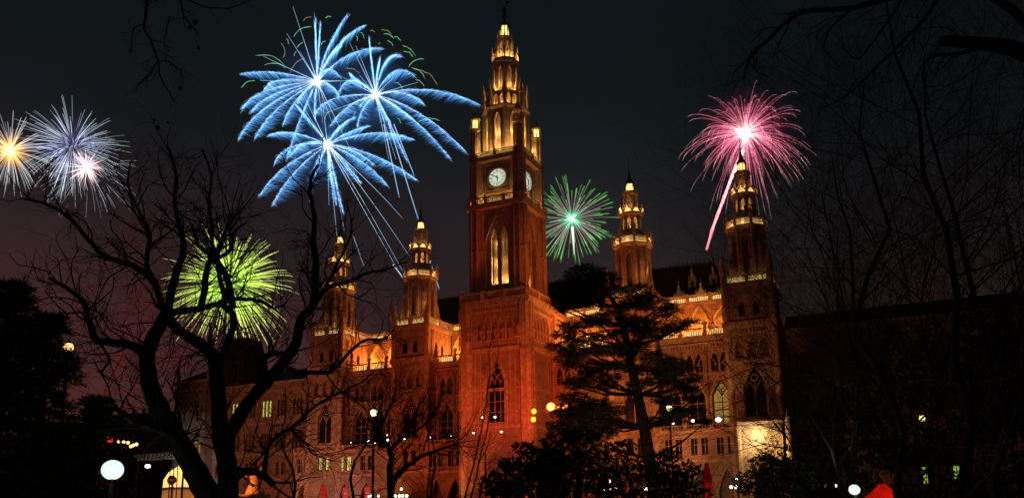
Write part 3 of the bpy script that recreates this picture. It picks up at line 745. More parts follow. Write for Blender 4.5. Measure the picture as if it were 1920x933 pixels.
# octagonal spire stages
def stage(ap, z0, z1, w, zb, zs, za, name, two=False, core=None, rib=.32, pin=2.2):
    b_ = MB(); hw = ap*math.tan(PI/8)
    for k in range(8):
        F = octf(0, TM, ap, k)
        ops = [(-hw*.45, w, zb, zs, za), (hw*.45, w, zb, zs, za)] if two else [(0, w, zb, zs, za)]
        panel(b_, F, -hw, hw, z0, z1, ops, .35)
        for op in ops: hood(b_, F, op[0], op[1]+.3, op[3], op[4]+.4, .09, legs=op[3]-op[2])
        if two: bars(b_, F, [[(-hw*.95, za+.1), (-hw*.45, za+1.5), (-.02, za+.1)], [(.02, za+.1), (hw*.45, za+1.5), (hw*.95, za+.1)]], .1, -.1)
        a = PI/8+k*PI/4; q = ap/math.cos(PI/8)
        b_.lathe(q*math.cos(a), TM+q*math.sin(a), [(rib, z0), (rib, z1-.3), (rib*1.35, z1), (rib*1.2, z1+.4), (.03, z1+pin)], 5)
    if core: b_.oct(0, TM, [(core, z0), (core, z1)])
    return b_.build(name, M['trim'], TOWER)
stage(4.15, 71.8, 85.6, 1.25, 74.2, 82.6, 84.4, 'spire_stage', core=2.2, rib=.42)
b_ = MB(); b_.oct(0, TM, [(4.2, 85.3), (4.75, 85.8), (4.75, 86.2), (3.5, 86.2)]); b_.build('gallery', M['trim'], TOWER)
stage(3.35, 86.1, 90.6, .85, 86.7, 88.9, 89.7, 'spire_stage', two=True, core=1.9, rib=.36, pin=3)
for k in range(8):                                          # free-standing pinnacles round the second stage
    a = PI/8+k*PI/4; x, y = 4.6*math.cos(a), TM+4.6*math.sin(a)
    o = MB().oct(x, y, [(.34, 86), (.34, 89.6), (.5, 89.8), (.5, 90.1), (.03, 93)]).build('pinnacle', M['trim'], TOWER)
stage(2.4, 90.4, 97.0, .8, 91.6, 94.9, 96.0, 'spire_stage', core=1.1, rib=.24, pin=1.6)
b_ = MB(); b_.oct(0, TM, [(2.3, 96.8), (2.6, 97.2), (2.6, 97.5), (1.2, 97.5)])
for k in range(8):
    F = octf(0, TM, 2.55, k); hw = 2.55*math.tan(PI/8)
    bars(b_, F, [[(-hw, 97.6), (hw, 97.6)], [(-hw, 98.4), (0, 98.9), (hw, 98.4)], [(0, 97.6), (0, 98.9)]], .1, 0)
    a = PI/8+k*PI/4; b_.lathe(2.72*math.cos(a), TM+2.72*math.sin(a), [(.15, 97.3), (.18, 98.7), (.26, 98.8), (.02, 100.2)], 5)
b_.build('gallery', M['trim'], TOWER)
stage(1.45, 97.4, 101.0, .6, 98.0, 99.8, 100.5, 'spire_stage', core=.5, rib=.17, pin=1.4)
b_ = MB(); b_.oct(0, TM, [(1.4, 100.9), (1.6, 101.2), (1.6, 101.4), (.6, 101.4)]); b_.build('gallery', M['trim'], TOWER)
b_ = MB(); b_.oct(0, TM, [(.72, 101.45), (.8, 102.5), (.6, 103.6)]); b_.build('lantern', M['lantern'], TOWER)
b_ = MB()
for k in range(8):
    a = PI/8+k*PI/4; b_.tube([(.95*math.cos(a), TM+.95*math.sin(a), 101.4), (.9*math.cos(a), TM+.9*math.sin(a), 103.6)], .1, 4)
b_.oct(0, TM, [(1.05, 103.5), (1.05, 103.75), (.6, 104.1), (.2, 104.7), (.15, 105.2), (.4, 105.5), (.4, 105.7), (.12, 105.9)])
b_.build('spire', M['copper'], TOWER)
# iron standard bearer on the tip
b_ = MB(); z = 105.85
for q in (-1, 1):
    b_.tube([(q*.16, TM, z), (q*.17, TM, z+.55), (q*.13, TM, z+1.0)], [.1, .12, .16], 7)
b_.lathe(0, TM, [(.2, z+.95), (.25, z+1.15), (.2, z+1.3), (.3, z+1.6), (.28, z+1.75), (.09, z+1.82)], 9)
b_.ball((0, TM, z+2.0), .15, 9, 7, 1.15); b_.lathe(0, TM, [(.17, z+2.0), (.13, z+2.15), (.02, z+2.4)], 8)
b_.tube([(.28, TM, z+1.68), (.52, TM-.1, z+1.35), (.62, TM-.2, z+1.6)], [.09, .08, .06], 6)
b_.tube([(-.28, TM, z+1.68), (-.42, TM, z+1.3), (-.3, TM-.1, z+1.05)], [.09, .08, .06], 6)
b_.tube([(.63, TM-.2, z), (.63, TM-.2, z+3.3)], .04, 5)
b_.add([(.63, TM-.2, z+3.2), (1.3, TM-.1, z+3.05), (1.2, TM-.1, z+2.8), (.63, TM-.2, z+2.6), (.63, TM-.17, z+3.2), (1.3, TM-.07, z+3.05), (1.2, TM-.07, z+2.8), (.63, TM-.17, z+2.6)], [(0, 1, 2, 3), (7, 6, 5, 4), (0, 4, 5, 1), (1, 5, 6, 2), (2, 6, 7, 3)])
b_.build('statue', M['iron'], TOWER)

for ch in TOWER.children:
    if ch.type == 'MESH' and ch.location.length < .01 and ch.data.vertices and min(v.co.z for v in ch.data.vertices) > 71.75 and abs(sum(v.co.x for v in ch.data.vertices))/len(ch.data.vertices) < 4.72: remap(ch, ZS)
# clustered shafts up the tower corners and walls
b_ = MB()
for x in (-1, 1):
    for y in (-1, 1):
        for k in range(8):
            a = k*PI/4+PI/8; X, Y = x*4.62+1.5*math.cos(a), TM+y*4.62+1.5*math.sin(a)
            b_.tube([(X, Y, 41.8), (X, Y, 60.8)], .17, 5); X, Y = x*4.55+1.42*math.cos(a), TM+y*4.55+1.42*math.sin(a); b_.tube([(X, Y, 62), (X, Y, 71)], .14, 5)
for x in (-1, 1):
    for k in range(8):
        a = k*PI/4+PI/8; X, Y = x*H*.93+1.42*math.cos(a), lo_m+.4+1.42*math.sin(a)
        b_.tube([(X, Y, 0), (X, Y, 17)], .14, 5); b_.tube([(X, Y, 17.8), (X, Y, 31.6)], .13, 5); b_.tube([(X*1, Y, 32.6), (X, Y, 40.6)], .12, 5)
b_.build('corner_shafts', M['trim'], TOWER)

# ---------------------------------------------------------------- entrance porch under the right bay (the lit block)
b_ = MB(); pm = BM-3.2; plo, phi = 43.2, 51.2
panel(b_, front(pm), plo, phi, 0, 15.6, [(47.2, 4, 0, 4.6, 7.6)], .6)
panel(b_, right(phi), pm, BM, 0, 15.6, [], .3); panel(b_, left(plo), pm, BM, 0, 15.6, [], .3)
b_.box(plo, phi, pm+.02, BM, 15.3, 15.6)
PO = b_.build('porch', M['stone'], HALL)
b_ = MB(); b_.box(plo-.3, phi+.3, pm-.3, BM, 15.6, 16.1)
b_.oct(phi, pm, [(.42, 0), (.42, 16.4), (.55, 16.5), (.03, 18.5)]); b_.oct(plo, pm, [(.42, 0), (.42, 16.1)])
hood(b_, front(pm), 47.2, 4.5, 4.7, 8.2, .18, legs=4.5)
b_.build('cornice', M['trim'], PO)
# ================================================================== the lamps of the building
LS = 2.4
def hl(s, m, z, p, col, r=.25): return lamp('POINT', (s, m, interp(z, ZS if abs(s) < 10 else ZT)), p*LS, col, HALL, r, name='gallery_light')
for c in (-45.9, -24.1, 24.1, 45.9):
    m0 = BM+BH
    right_one = c > 40
    k_ = .45 if right_one else 1.0
    for dx, dy in ((0, -3.75), (3.75, 0), (3.6, -3.6), (-3.6, -3.6)): hl(c+dx, m0+dy, 41.7, 110*k_, (1., .4, .08) if c < 0 else ORNG)
    for dx, dy in ((0, -3.25), (3.25, 0), (-2.4, -2.4)): hl(c+dx, m0+dy, 54.2, 75, GOLD, .12)
    hl(c, m0, 57.6, 110, GOLD, .3)
    for dx, dy in ((0, -2.1), (2.1, 0), (-1.6, -1.6)): hl(c+dx, m0+dy, 61.2, 30, GOLD, .1)
    hl(c, m0-1.15, 64.8, 18, GOLD, .1)
    # uplighting of the shaft from the bay roof
    if c in (-24.1, 24.1): hl(c+3.2, m0-4.6, 46.5, 30, ORNG, .3)
for i, (c, w) in enumerate(mid):                          # loggia lamps
    hl(c, 2.3, 35.0, 1500, (1., .3, .04), .2)
    hl(c, -3.0, 34.2, 950 if c < 38 else 500, (1., .19, .025), .2)
for a in (-13.5, 13.5, -35, 35): hl(a, 1.8, 42.2, 60, GOLD, .2)
# tower
for dx, dy in ((-3, -5.6), (0, -5.6), (3, -5.6), (5.6, -3), (5.6, 0), (5.6, 3)):
    hl(dx, TM+dy, 62.6, 95, (1., .42, .09), .15)
for dx, dy in ((-3.2, -4.7), (0, -4.9), (3.2, -4.4), (4.9, 0), (4.6, 3.2), (-4.9, 0)):
    hl(dx, TM+dy, 72.9, 260, GOLD, .15)
for dx, dy in ((-1.7, -4.1), (1.7, -4.1), (4.1, -1.7), (4.1, 1.7)): hl(dx, TM+dy, 86.9, 60, GOLD, .12)
for dx, dy in ((-1.2, -3.0), (1.2, -3.0), (3.0, 1.2), (3.0, -1.2)): hl(dx, TM+dy, 91.2, 75, GOLD, .12)
for dx, dy in ((-.9, -2.3), (.9, -2.3), (2.4, 0)): hl(dx, TM+dy, 98.1, 120, GOLD, .1)
for dx, dy in ((3.9, -3.9), (-3.9, -3.9), (3.9, 3.9)): hl(dx, TM+dy, 77, 60, GOLD, .2)
hl(0, TM-1.5, 102.4, 14, GOLD, .1)
for k in (-90, -45, 0, -135):                              # inside the spire, behind the lancets
    a = math.radians(k)
    for rr, z, p in ((3.0, 75.5, 120), (3.0, 80, 90), (2.8, 87.4, 90), (1.95, 92.4, 60), (1.0, 98.6, 40)): hl(rr*math.cos(a), TM+rr*math.sin(a), z, p, GOLD, .1)
for a in (-1.12, 1.12):                                   # inside the belfry
    hl(a, TM-3.0, 46.6, 150, GOLD, .15); hl(a, TM-3.0, 50.5, 90 if a < 0 else 14, GOLD, .15); hl(a, TM-3.0, 54.5, 50 if a < 0 else 5, GOLD, .15); hl(3.0, TM+a, 46.6, 60, ORNG, .15)
# big coloured floods on the lower tower and facade
def flood(src, dst, power, col, ang, name='floodlight_beam', r=.4):
    return lamp('SPOT', hall(*src), power, col, None, r, hall(*dst), ang, .7, name)
DEEP = (1., .085, .012)
flood((-8, -52, 9), (-1, -18, 46), 5500, (1., .05, .008), 38)
flood((62, -30, 6), (5.5, -11, 46), 105000, (1., .1, .012), 22)
flood((60, -36, 6), (6, -10, 24), 50000, (1., .1, .012), 26)
flood((14, -48, 6), (1, -18, 25), 40000, (1., .06, .01), 40)
flood((10, -40, 3), (3, -18, 8), 6800, (1., .09, .08), 70)
for s, p in ((-14, 17000), (-31, 12000)): flood((s+4, -42, 4), (s, 0, 26), p*1.25, (1., .11, .02), 62)
flood((-52, -60, 5), (-62, 0, 20), 48000, (1., .25, .09), 58)
flood((-70, -42, 5), (-92, -2, 16), 20000, (.9, .7, .64), 30)
flood((-36, -34, 3), (-40, -10, 10), 9000, (1., .36, .2), 70)
flood((28, -50, 4), (28, -6, 24), 60000, (1., .24, .06), 46)
flood((42, -34, 3), (38, -2, 12), 4800, (1., .5, .22), 50)
flood((24, -40, 5), (8, -10, 30), 22000, (1., .1, .014), 40)
flood((-8, -95, 4), (-18, -60, 9), 6000, (1., .2, .04), 60)
flood((20, -55, 6), (24, -6, 52), 20000, (1., .15, .018), 22)
flood((-6, -60, 6), (-24, -6, 50), 5000, (1., .12, .018), 20)
flood((-30, -60, 6), (-46, -6, 50), 4500, (1., .12, .02), 20)
flood((50, -50, 6), (45, -8, 30), 15000, (1., .22, .05), 24)
lamp('POINT', hall(46.0, -15.4, 13.4), 1800, (1., .66, .25), None, .2, name='porch_light')
lamp('POINT', hall(50.2, -16.6, 11.4), 900, (1., .5, .16), None, .2, name='porch_light')

# ================================================================== floodlights and lamps as things
def floodlight(loc, aim, size, lens, name, label, group, cat='floodlight', stand=0, rnd=False):
    o = thing(name, loc, label, cat, group)
    d = (Vector(aim)-Vector(loc)).normalized(); q = d.to_track_quat('-Y', 'Z').to_matrix()
    def tf(mb): mb.v = [tuple(q @ Vector(v)) for v in mb.v]; return mb
    s = size
    tf(MB().rings([[(x*a, y, z*a+0) for x, z in ([(s*1.0*math.cos(2*PI*k/4+PI/4)*1.414, s*.7*math.sin(2*PI*k/4+PI/4)*1.414) for k in range(4)] if not rnd else [(s*math.cos(2*PI*k/16), s*math.sin(2*PI*k/16)) for k in range(16)])] for a, y in ((1, -s*.5), (1, 0), (.6, s*.6), (.5, s*.8))], 16 if rnd else 4)).build('housing', M['black'], o)
    l_ = MB(); n = 12; l_.add([(s*.86*math.cos(2*PI*k/n), -s*.53, s*(.86 if rnd else .62)*math.sin(2*PI*k/n)) for k in range(n)], [tuple(range(n))]); tf(l_).build('lens', lens, o)
    b_ = MB(); b_.tube([(-s*1.1, 0, 0), (-s*1.1, 0, -s*1.15), (s*1.1, 0, -s*1.15), (s*1.1, 0, 0)], s*.08, 4)
    if stand: b_.tube([(0, 0, -s*1.15), (0, 0, -stand)], s*.12, 6)
    b_.build('bracket', M['iron'], o)
    return o
ORD = ['first', 'second', 'third', 'fourth', 'fifth', 'sixth', 'seventh', 'eighth', 'ninth', 'tenth', 'eleventh', 'twelfth', 'thirteenth', 'fourteenth']
wl = [(658, 829), (691, 826), (702, 830), (711, 818), (726, 815), (727, 824), (758, 822), (808, 819), (846, 816)]
for i, (x, y) in enumerate(wl):
    s, z = onm(x, y, -11.3)
    floodlight(hall(s, -11.3, z), CAM+Vector((6*math.sin(i*2.3), 0, 2)), .16+.05*(i*7 % 4), M['flood_w'], 'ledge_floodlight', 'small white floodlight on the balcony ledge left of the tower, %s from the left' % ORD[i], 'white floodlights on the balcony ledge')
for i, (x, y) in enumerate([(905, 782), (928, 781), (888, 811), (940, 809)]):
    s, z = onm(x, y, -19.6)
    floodlight(hall(s, -19.6, z), CAM, .28, M['flood_w'], 'ledge_floodlight', ['small white floodlight beside the left jamb of the arched tower window', 'small white floodlight within the right half of the arched tower window', 'small white floodlight low on the left of the tower window', 'small white floodlight low on the right under the tower window'][i], 'white floodlights on the tower base')
for i, (x, y, sz) in enumerate([(1299, 788, .36), (1347, 786, .62), (1250, 792, .3), (1262, 793, .26)]):
    s, z = onm(x, y, -11.3)
    floodlight(hall(s, -11.3, z), CAM, sz, M['flood_w'], 'ledge_floodlight', ['white floodlight on the ledge between the pine and the lit arched window', 'large bright white floodlight under the lit arched window right of the pine', 'small white floodlight on the ledge just right of the pine trunk', 'small white floodlight on the ledge, close neighbour of the one by the pine trunk'][i], 'white floodlights on the right balcony ledge')
# orange floodlight mast
MA = at(1033, 762, 140)
mo = thing('floodlight_mast', (MA.x, MA.y, 0), 'slim steel mast carrying the cluster of orange floodlights before the tower', 'mast')
MB().tube([(0, 0, 0), (0, 0, MA.z+.4)], [.2, .12], 8).build('pole', M['iron'], mo)
e = [at(x, 768, 140) for x in (996, 1066)]
MB().tube([e[0]-Vector((MA.x, MA.y, 0)), e[1]-Vector((MA.x, MA.y, 0))], .08, 6).build('crossbar', M['iron'], mo)
for i, (x, y, sz) in enumerate([(1033, 762, .62), (1001, 770, .42), (1000, 786, .42), (1047, 764, .26), (1057, 765, .26), (1062, 761, .26)]):
    floodlight(at(x, y, 139.5), CAM+Vector((2, 0, 0)), sz*1.2, M['flood_oo' if i == 0 else 'flood_o'], 'mast_floodlight', ['largest blazing orange floodlight at the middle of the mast', 'orange floodlight at the left end of the mast, the upper one', 'orange floodlight at the left end of the mast, the lower one', 'small orange floodlight just right of the blazing one', 'small orange floodlight, middle of three right of the blazing one', 'small orange floodlight at the far right end of the mast'][i], 'orange floodlights on the mast', rnd=True)
lamp('POINT', at(1033, 762, 138.3), 9000, (1., .17, .018), None, .5, name='orange_mast_light')
lamp('POINT', at(1000, 778, 138.3), 2500, (1., .17, .018), None, .5, name='orange_mast_light')

def globe_lamp(px, py, Y, r, lens, label, name='globe_lamp', pw=0, col=(1, 1, 1)):
    p = at(px, py, Y); o = thing(name, (p.x, p.y, 0), label, 'lamp')
    MB().lathe(0, 0, [(.12, 0), (.12, .5), (.06, .6), (.05, p.z-r*1.15), (.1, p.z-r*1.1), (.12, p.z-r*.9)], 10).build('post', M['black'], o)
    MB().ball((0, 0, p.z), r, 24, 16, .93).build('globe', lens, o, True)
    if pw: lamp('POINT', (p.x, p.y-r-.25, p.z), pw, col, None, r, name='globe_light')
    return o
globe_lamp(211, 880, 20, .25, M['globe_g'], 'large white globe lamp glowing on a post under the dark spruce', pw=8, col=(.8, 1, .85))
globe_lamp(1602, 917, 40, .26, M['globe_g'], 'small greenish white globe lamp on a post beside the red tent', pw=80, col=(.7, 1, .8))
def street_lamp(px, py, Y, r, lens, label, pw=0, col=(1., .85, .4)):
    p = at(px, py, Y); o = thing('street_lamp', (p.x, p.y, 0), label, 'street lamp', 'tall street lamps')
    MB().lathe(0, 0, [(.2, 0), (.2, .8), (.11, 1), (.07, p.z-r*1.4), (.12, p.z-r*1.2), (.18, p.z-r)], 8).build('post', M['black'], o)
    MB().lathe(0, 0, [(r*.55, p.z-r), (r, p.z-.1*r), (r*.9, p.z+r*.5), (r*.6, p.z+r*.8)], 12).build('globe', lens, o, True)
    MB().lathe(0, 0, [(r*1.1, p.z+r*.8), (r*.4, p.z+r*1.3), (.03, p.z+r*1.8)], 10).build('cap', M['black'], o)
    return o
street_lamp(701, 773, 62, .26, M['globe_y'], 'tall thin street lamp with a yellow globe before the left facade')
street_lamp(1255, 765, 80, .28, M['globe_y'], 'street lamp with a pale yellow globe among the pine boughs')
street_lamp(1729, 783, 70, .26, M['globe_y'], 'street lamp glowing among the dark trees on the right')
street_lamp(128, 651, 34, .2, M['bulb'], 'dim orange street lamp showing through the dark spruce')
def candelabra(px, py, Y, n, label, r=.2):
    p = at(px, py, Y); o = thing('candelabra_lamp', (p.x, p.y, 0), label, 'street lamp', 'many-armed lamps before the hall')
    b_ = MB(); b_.lathe(0, 0, [(.22, 0), (.2, .6), (.1, .8), (.07, p.z+.7)], 8)
    L = [(0, 0, p.z+.85)]
    for k in range(n):
        a = 2*PI*k/n+.4; x, y = .75*math.cos(a), .75*math.sin(a)
        b_.tube([(0, 0, p.z-.6), (x*.7, y*.7, p.z-.75), (x, y, p.z-.3)], .035, 5); L.append((x, y, p.z-.05))
    b_.build('post', M['iron'], o)
    for q in L: MB().ball(q, r, 10, 7).build('globe', M['globe_c'], o, True)
    return o
M['globe_c'] = emis('candelabra_glass', (.85, 1., .75), 3)
candelabra(1383, 911, 100, 5, 'five-armed lamp with pale globes before the arched doorway on the right')
candelabra(1219, 915, 100, 4, 'lamp with pale globes glimmering low behind the pine trunk')
candelabra(1144, 915, 100, 3, 'lamp with pale globes low between the bush and the pine trunk', .16)
candelabra(1557, 909, 90, 4, 'lamp with greenish globes right of the lit porch', .14)
candelabra(752, 928, 110, 4, 'lamp with pale globes at the foot of the small orange-lit tree')
candelabra(699, 928, 110, 3, 'lamp with pale globes below the tall street lamp', .16)

# coloured bulbs and lights among the trees on the left
o = thing('light_string', at(222, 827, 40), 'string of small orange bulbs hanging above the globe lamp', 'string lights')
pts = [at(x, y, 40)-at(222, 827, 40) for x, y in ((214, 822), (222, 827), (232, 828), (240, 829), (245, 836), (250, 834), (256, 832), (262, 842))]
MB().tube(pts, .012, 4).build('cable', M['black'], o)
for p in pts[1:7]: MB().ball(p, .075, 8, 6).build('bulb', M['bulb'], o)
p = at(206, 823, 38); o = thing('paper_lantern', p, 'round deep red paper lantern left of the orange bulbs', 'lantern')
MB().ball((0, 0, 0), .16, 14, 10).build('shade', M['red_lamp'], o, True); MB().tube([(0, 0, .16), (0, 0, .5)], .01, 4).build('cord', M['black'], o)
floodlight(at(277, 873, 55), CAM, .2, M['flood_w'], 'stall_floodlight', 'white floodlight shining beneath the metal truss', None)
floodlight(at(83, 866, 40), CAM, .1, M['flood_w'], 'strip_lamp', 'tiny white lamp low in the dark shrubs at the far left', None)

# truss above the market
o = thing('lighting_truss', at(292, 862, 60).xy.to_3d(), 'pale metal lattice truss spanning above the market beside the left trunk', 'truss')
b_ = MB(); A = [at(252, 853, 60), at(345, 846, 56), at(258, 862, 60), at(345, 858, 56)]
O_ = at(292, 862, 60).xy.to_3d()
for p, q in ((A[0], A[1]), (A[2], A[3])): b_.tube([p-O_, q-O_], .05, 5)
for i in range(12):
    t0, t1 = i/12, (i+.5)/12; b_.tube([A[0].lerp(A[1], t0)-O_, A[2].lerp(A[3], t1)-O_], .03, 4); b_.tube([A[2].lerp(A[3], t1)-O_, A[0].lerp(A[1], (i+1)/12)-O_], .03, 4)
b_.build('lattice', M['white'], o)
for q in (A[2], A[3]): MB().tube([q-O_, Vector((q.x-O_.x, q.y-O_.y, 0))], .07, 6).build('post', M['iron'], o)
lamp('SPOT', at(296, 900, 52), 160, (1., .9, .75), None, .3, at(300, 855, 60), 70, .6, 'truss_light')

# lit pavilion tent
def fabric(name, col, rough=.8):
    m, t, b = NT(name); b.inputs['Base Color'].default_value = col+(1,); b.inputs['Roughness'].default_value = rough
    tr = t.nodes.new('ShaderNodeBsdfTranslucent'); tr.inputs[0].default_value = col+(1,)
    mixs = t.nodes.new('ShaderNodeMixShader'); mixs.inputs[0].default_value = .55
    out = t.nodes['Material Output']; t.links.new(b.outputs[0], mixs.inputs[1]); t.links.new(tr.outputs[0], mixs.inputs[2]); t.links.new(mixs.outputs[0], out.inputs[0]); return m
M['tent'] = fabric('tent_canvas', (.72, .62, .42)); M['tent_red'] = fabric('red_canvas', (.7, .045, .02))
p = at(346, 933, 58); TX = p.xy.to_3d(); o = thing('pavilion_tent', TX, 'peaked canvas tent lit warm yellow from within behind the left trunk', 'tent')
b_ = MB(); w_ = 1.55; zt_ = at(338, 862, 58).z; ze = at(338, 893, 58).z
prof = [(w_, 0), (w_, 2.0), (w_*.93, ze-.2), (w_*.72, ze+(zt_-ze)*.3), (w_*.3, ze+(zt_-ze)*.66), (.07, zt_)]
b_.lathe(0, 0, prof, 12, .2); b_.build('canvas', M['tent'], o)
b_ = MB(); b_.lathe(0, 0, [(w_*1.02, ze-.9), (w_*1.02, ze-.75)], 12, .2); b_.build('trim_band', mat('brown_band', (.25, .1, .04)), o)
MB().tube([(0, 0, zt_-.1), (0, 0, zt_+.5)], .04, 5).build('finial', M['white'], o)
for k in range(3): MB().tube([(-.45+k*.25, -w_*1.03, 0), (-.45+k*.25, -w_*1.03, ze+.6)], .035, 5).build('pole', M['iron'], o)
lamp('POINT', TX+Vector((0, 0, ze-.2)), 260, (1., .72, .3), None, .3, name='tent_light'); lamp('POINT', TX+Vector((0, 0, 1.8)), 120, (1., .42, .14), None, .3, name='tent_light')
# no-entry sign
p = at(322, 899, 45); o = thing('no_entry_sign', p.xy.to_3d(), 'round red no-entry sign with a pale bar in front of the lit tent', 'road sign')
b_ = MB(); n = 24; b_.rings([[(.25*math.cos(2*PI*k/n), y, p.z+.25*math.sin(2*PI*k/n)) for k in range(n)] for y in (-.02, .02)], n); b_.build('disc', M['red'], o)
MB().box(-.17, .17, -.03, -.022, p.z-.045, p.z+.045).build('bar', M['white'], o)
MB().tube([(0, .05, 0), (0, .05, p.z+.2)], .03, 6).build('post', M['iron'], o)
lamp('SPOT', at(322, 925, 42), 26, (1., .7, .6), None, .2, p, 40, .5, 'sign_light')

# statue on a pedestal lit orange
p = at(474, 933, 75); O_ = p.xy.to_3d(); o = thing('garden_statue', O_, 'orange-lit draped stone statue standing right of the forked tree', 'statue')
zt_ = at(474, 872, 75).z; zp = at(474, 926, 75).z
b_ = MB(); b_.box(-1.1, 1.1, -1.0, 1.0, 0, zp-.3); b_.box(-1.25, 1.25, -1.15, 1.15, zp-.3, zp); b_.build('pedestal', M['trim'], o)
hh = zt_-zp; b_ = MB()
b_.rings([[(dx+rx*math.cos(2*PI*k/14)*(1+.1*math.sin(3*2*PI*k/14+z)), ry*math.sin(2*PI*k/14), zp+z*hh) for k in range(14)] for dx, rx, ry, z in ((0, .8, .6, 0), (.02, .62, .5, .18), (.1, .48, .42, .38), (.12, .42, .36, .5), (.05, .5, .38, .64), (0, .52, .36, .72), (0, .3, .28, .8), (0, .13, .14, .83), (0, .12, .13, .86))], 14)
b_.ball((0, -.05, zp+.93*hh), .2*hh/2.6, 12, 9, 1.2)
b_.tube([(-.45, 0, zp+.75*hh), (-.75, -.1, zp+.58*hh), (-.5, -.4, zp+.48*hh)], [.15, .12, .08], 7); b_.tube([(.45, 0, zp+.75*hh), (.7, -.05, zp+.9*hh), (.55, -.1, zp+1.08*hh)], [.15, .12, .07], 7)
b_.build('figure', M['trim'], o, True)
lamp('SPOT', O_+Vector((-1.5, -3.5, zp+.3)), 1500, (1., .2, .03), None, .2, O_+Vector((0, 0, zp+.5*hh)), 50, .5, 'statue_light')

# red banners in the arcade
for i, (x, y, wpx, hpx, c) in enumerate([(572, 925, 9, 16, 'red'), (607, 921, 11, 20, 'red'), (648, 924, 13, 22, 'pink'), (689, 923, 13, 22, 'pink')]):
    s, z = onm(x, y, -10.85); sc = 108/1
    w_, h_ = wpx/8.6, hpx/8.6*1.05
    o = thing('banner', hall(s, -10.85, z-h_/2), ['dark red banner in the arcade arch nearest the orange pillar', 'bright red banner in the second arcade arch', 'pink banner in the arcade arch below the lit windows', 'pink banner in the arcade arch left of the tall street lamp'][i], 'banner', 'banners in the arcade', rz=-TH)
    M.setdefault('pink', mat('pink_cloth', (.62, .12, .14), .8)); M.setdefault('redc', mat('red_cloth', (.5, .02, .03), .8))
    b_ = MB(); n = 8; vs = []
    for k in range(n+1):
        xx = -w_/2+w_*k/n; yy = .07*math.sin(k*1.3)
        vs += [(xx, yy, 0), (xx, yy, h_), (xx, yy+.03, 0), (xx, yy+.03, h_)]
    fs = []
    for k in range(n):
        a = k*4; fs += [(a, a+4, a+5, a+1), (a+2, a+3, a+7, a+6), (a+1, a+5, a+7, a+3), (a, a+2, a+6, a+4)]
    b_.add(vs, fs); b_.build('cloth', M['pink' if c == 'pink' else 'redc'], o)
    MB().box(-w_*.3, w_*.3, -.012-.08, -.08, h_*.45, h_*.52).build('stripe', M['white'] if c == 'pink' else M['pink'], o)
    MB().tube([(-w_/2-.1, 0, h_), (w_/2+.1, 0, h_)], .05, 5).build('rod', M['iron'], o)
flood((-37, -19, 2.5), (-41, -10, 6), 900, (1., .45, .45), 110, r=.2)
# orange-lit pillars of the arcade are lit by small uplights
for s in (-53.2, -28.4, -26.0):
    flood((s+1.2, BM-3.4, 1.5), (s, BM, 9), 700, (1., .33, .05), 56, r=.15)
flood((-7, -23.5, 1.5), (-5.6, -19, 10), 950, (1., .5, .13), 48, r=.15)
# festival flags
for i, (x, y, Y, hh, c) in enumerate([(1327, 898, 72, 62, .0), (1262, 928, 74, 30, .0)]):
    p = at(x, y, Y); O_ = p.xy.to_3d(); o = thing('feather_flag', O_, ['tall narrow red flag lit orange at its foot beside the arched doorway', 'short red flag low behind the pine trunk'][i], 'flag', 'red flags before the hall')
    zt_ = at(x, y-hh/2, Y).z; w_ = .85; b_ = MB(); n = 12; vs = []
    for k in range(n+1):
        z = max(.6, zt_-hh*Y/FPX)+ (zt_-max(.6, zt_-hh*Y/FPX))*k/n; ww = w_*(1-.75*(k/n)**3); yy = .12*math.sin(k*.9)
        vs += [(-ww/2, yy, z), (ww/2, yy+.1, z), (ww/2, yy+.13, z), (-ww/2, yy+.03, z)]
    fs = [(0, 1, 2, 3), tuple(n*4+q for q in (3, 2, 1, 0))]
    for k in range(n):
        for q in range(4): fs.append((k*4+q, k*4+(q+1) % 4, (k+1)*4+(q+1) % 4, (k+1)*4+q))
    b_.add(vs, fs); b_.build('cloth', M['tent_red'], o)
    MB().tube([(-w_/2, .02, 0), (-w_/2, .05, zt_*.8), (-w_*.1, .05, zt_+.05)], .03, 5).build('pole', M['iron'], o)
    lamp('POINT', O_+Vector((.1, -1.2, 1.2)), 170, (1., .3, .05), None, .15, name='flag_light')
# red tent on the right
p = at(1657, 933, 38); O_ = p.xy.to_3d(); o = thing('market_tent', O_, 'small red peaked tent glowing from within beside the small globe lamp', 'tent')
zt_ = at(1648, 906, 38).z; b_ = MB()
b_.lathe(0, 0, [(.95, 0), (.95, zt_*.6), (1.0, zt_*.7), (.55, zt_*.85), (.12, zt_)], 7, .3); b_.build('canvas', M['tent_red'], o)
MB().tube([(0, 0, 0), (0, 0, zt_+.15)], .04, 5).build('pole', M['iron'], o)
lamp('POINT', O_+Vector((.3, -.2, 1.5)), 36, (1., .25, .1), None, .3, name='tent_light')
# red stall awning on the left
p = at(183, 915, 26); O_ = p.xy.to_3d(); o = thing('market_stall', O_, 'dark market stall with a faintly lit red awning left of the globe lamp', 'stall')
z = at(183, 905, 26).z; b_ = MB(); b_.add([(-.7, -.5, z-.25), (.5, -.5, z-.05), (.5, .5, z+.15), (-.7, .5, z-.05), (-.7, -.5, z-.29), (.5, -.5, z-.09), (.5, .5, z+.11), (-.7, .5, z-.09)], [(0, 1, 2, 3), (7, 6, 5, 4), (0, 4, 5, 1), (1, 5, 6, 2), (2, 6, 7, 3), (3, 7, 4, 0)])
b_.build('awning', M['redc'], o); MB().box(-.65, .45, -.4, .4, 0, .95).build('counter', M['bark'], o)
for x in (-.6, .4):
    for y in (-.4, .4): MB().tube([(x, y, .9), (x, y, z-.12)], .03, 5).build('post', M['iron'], o)

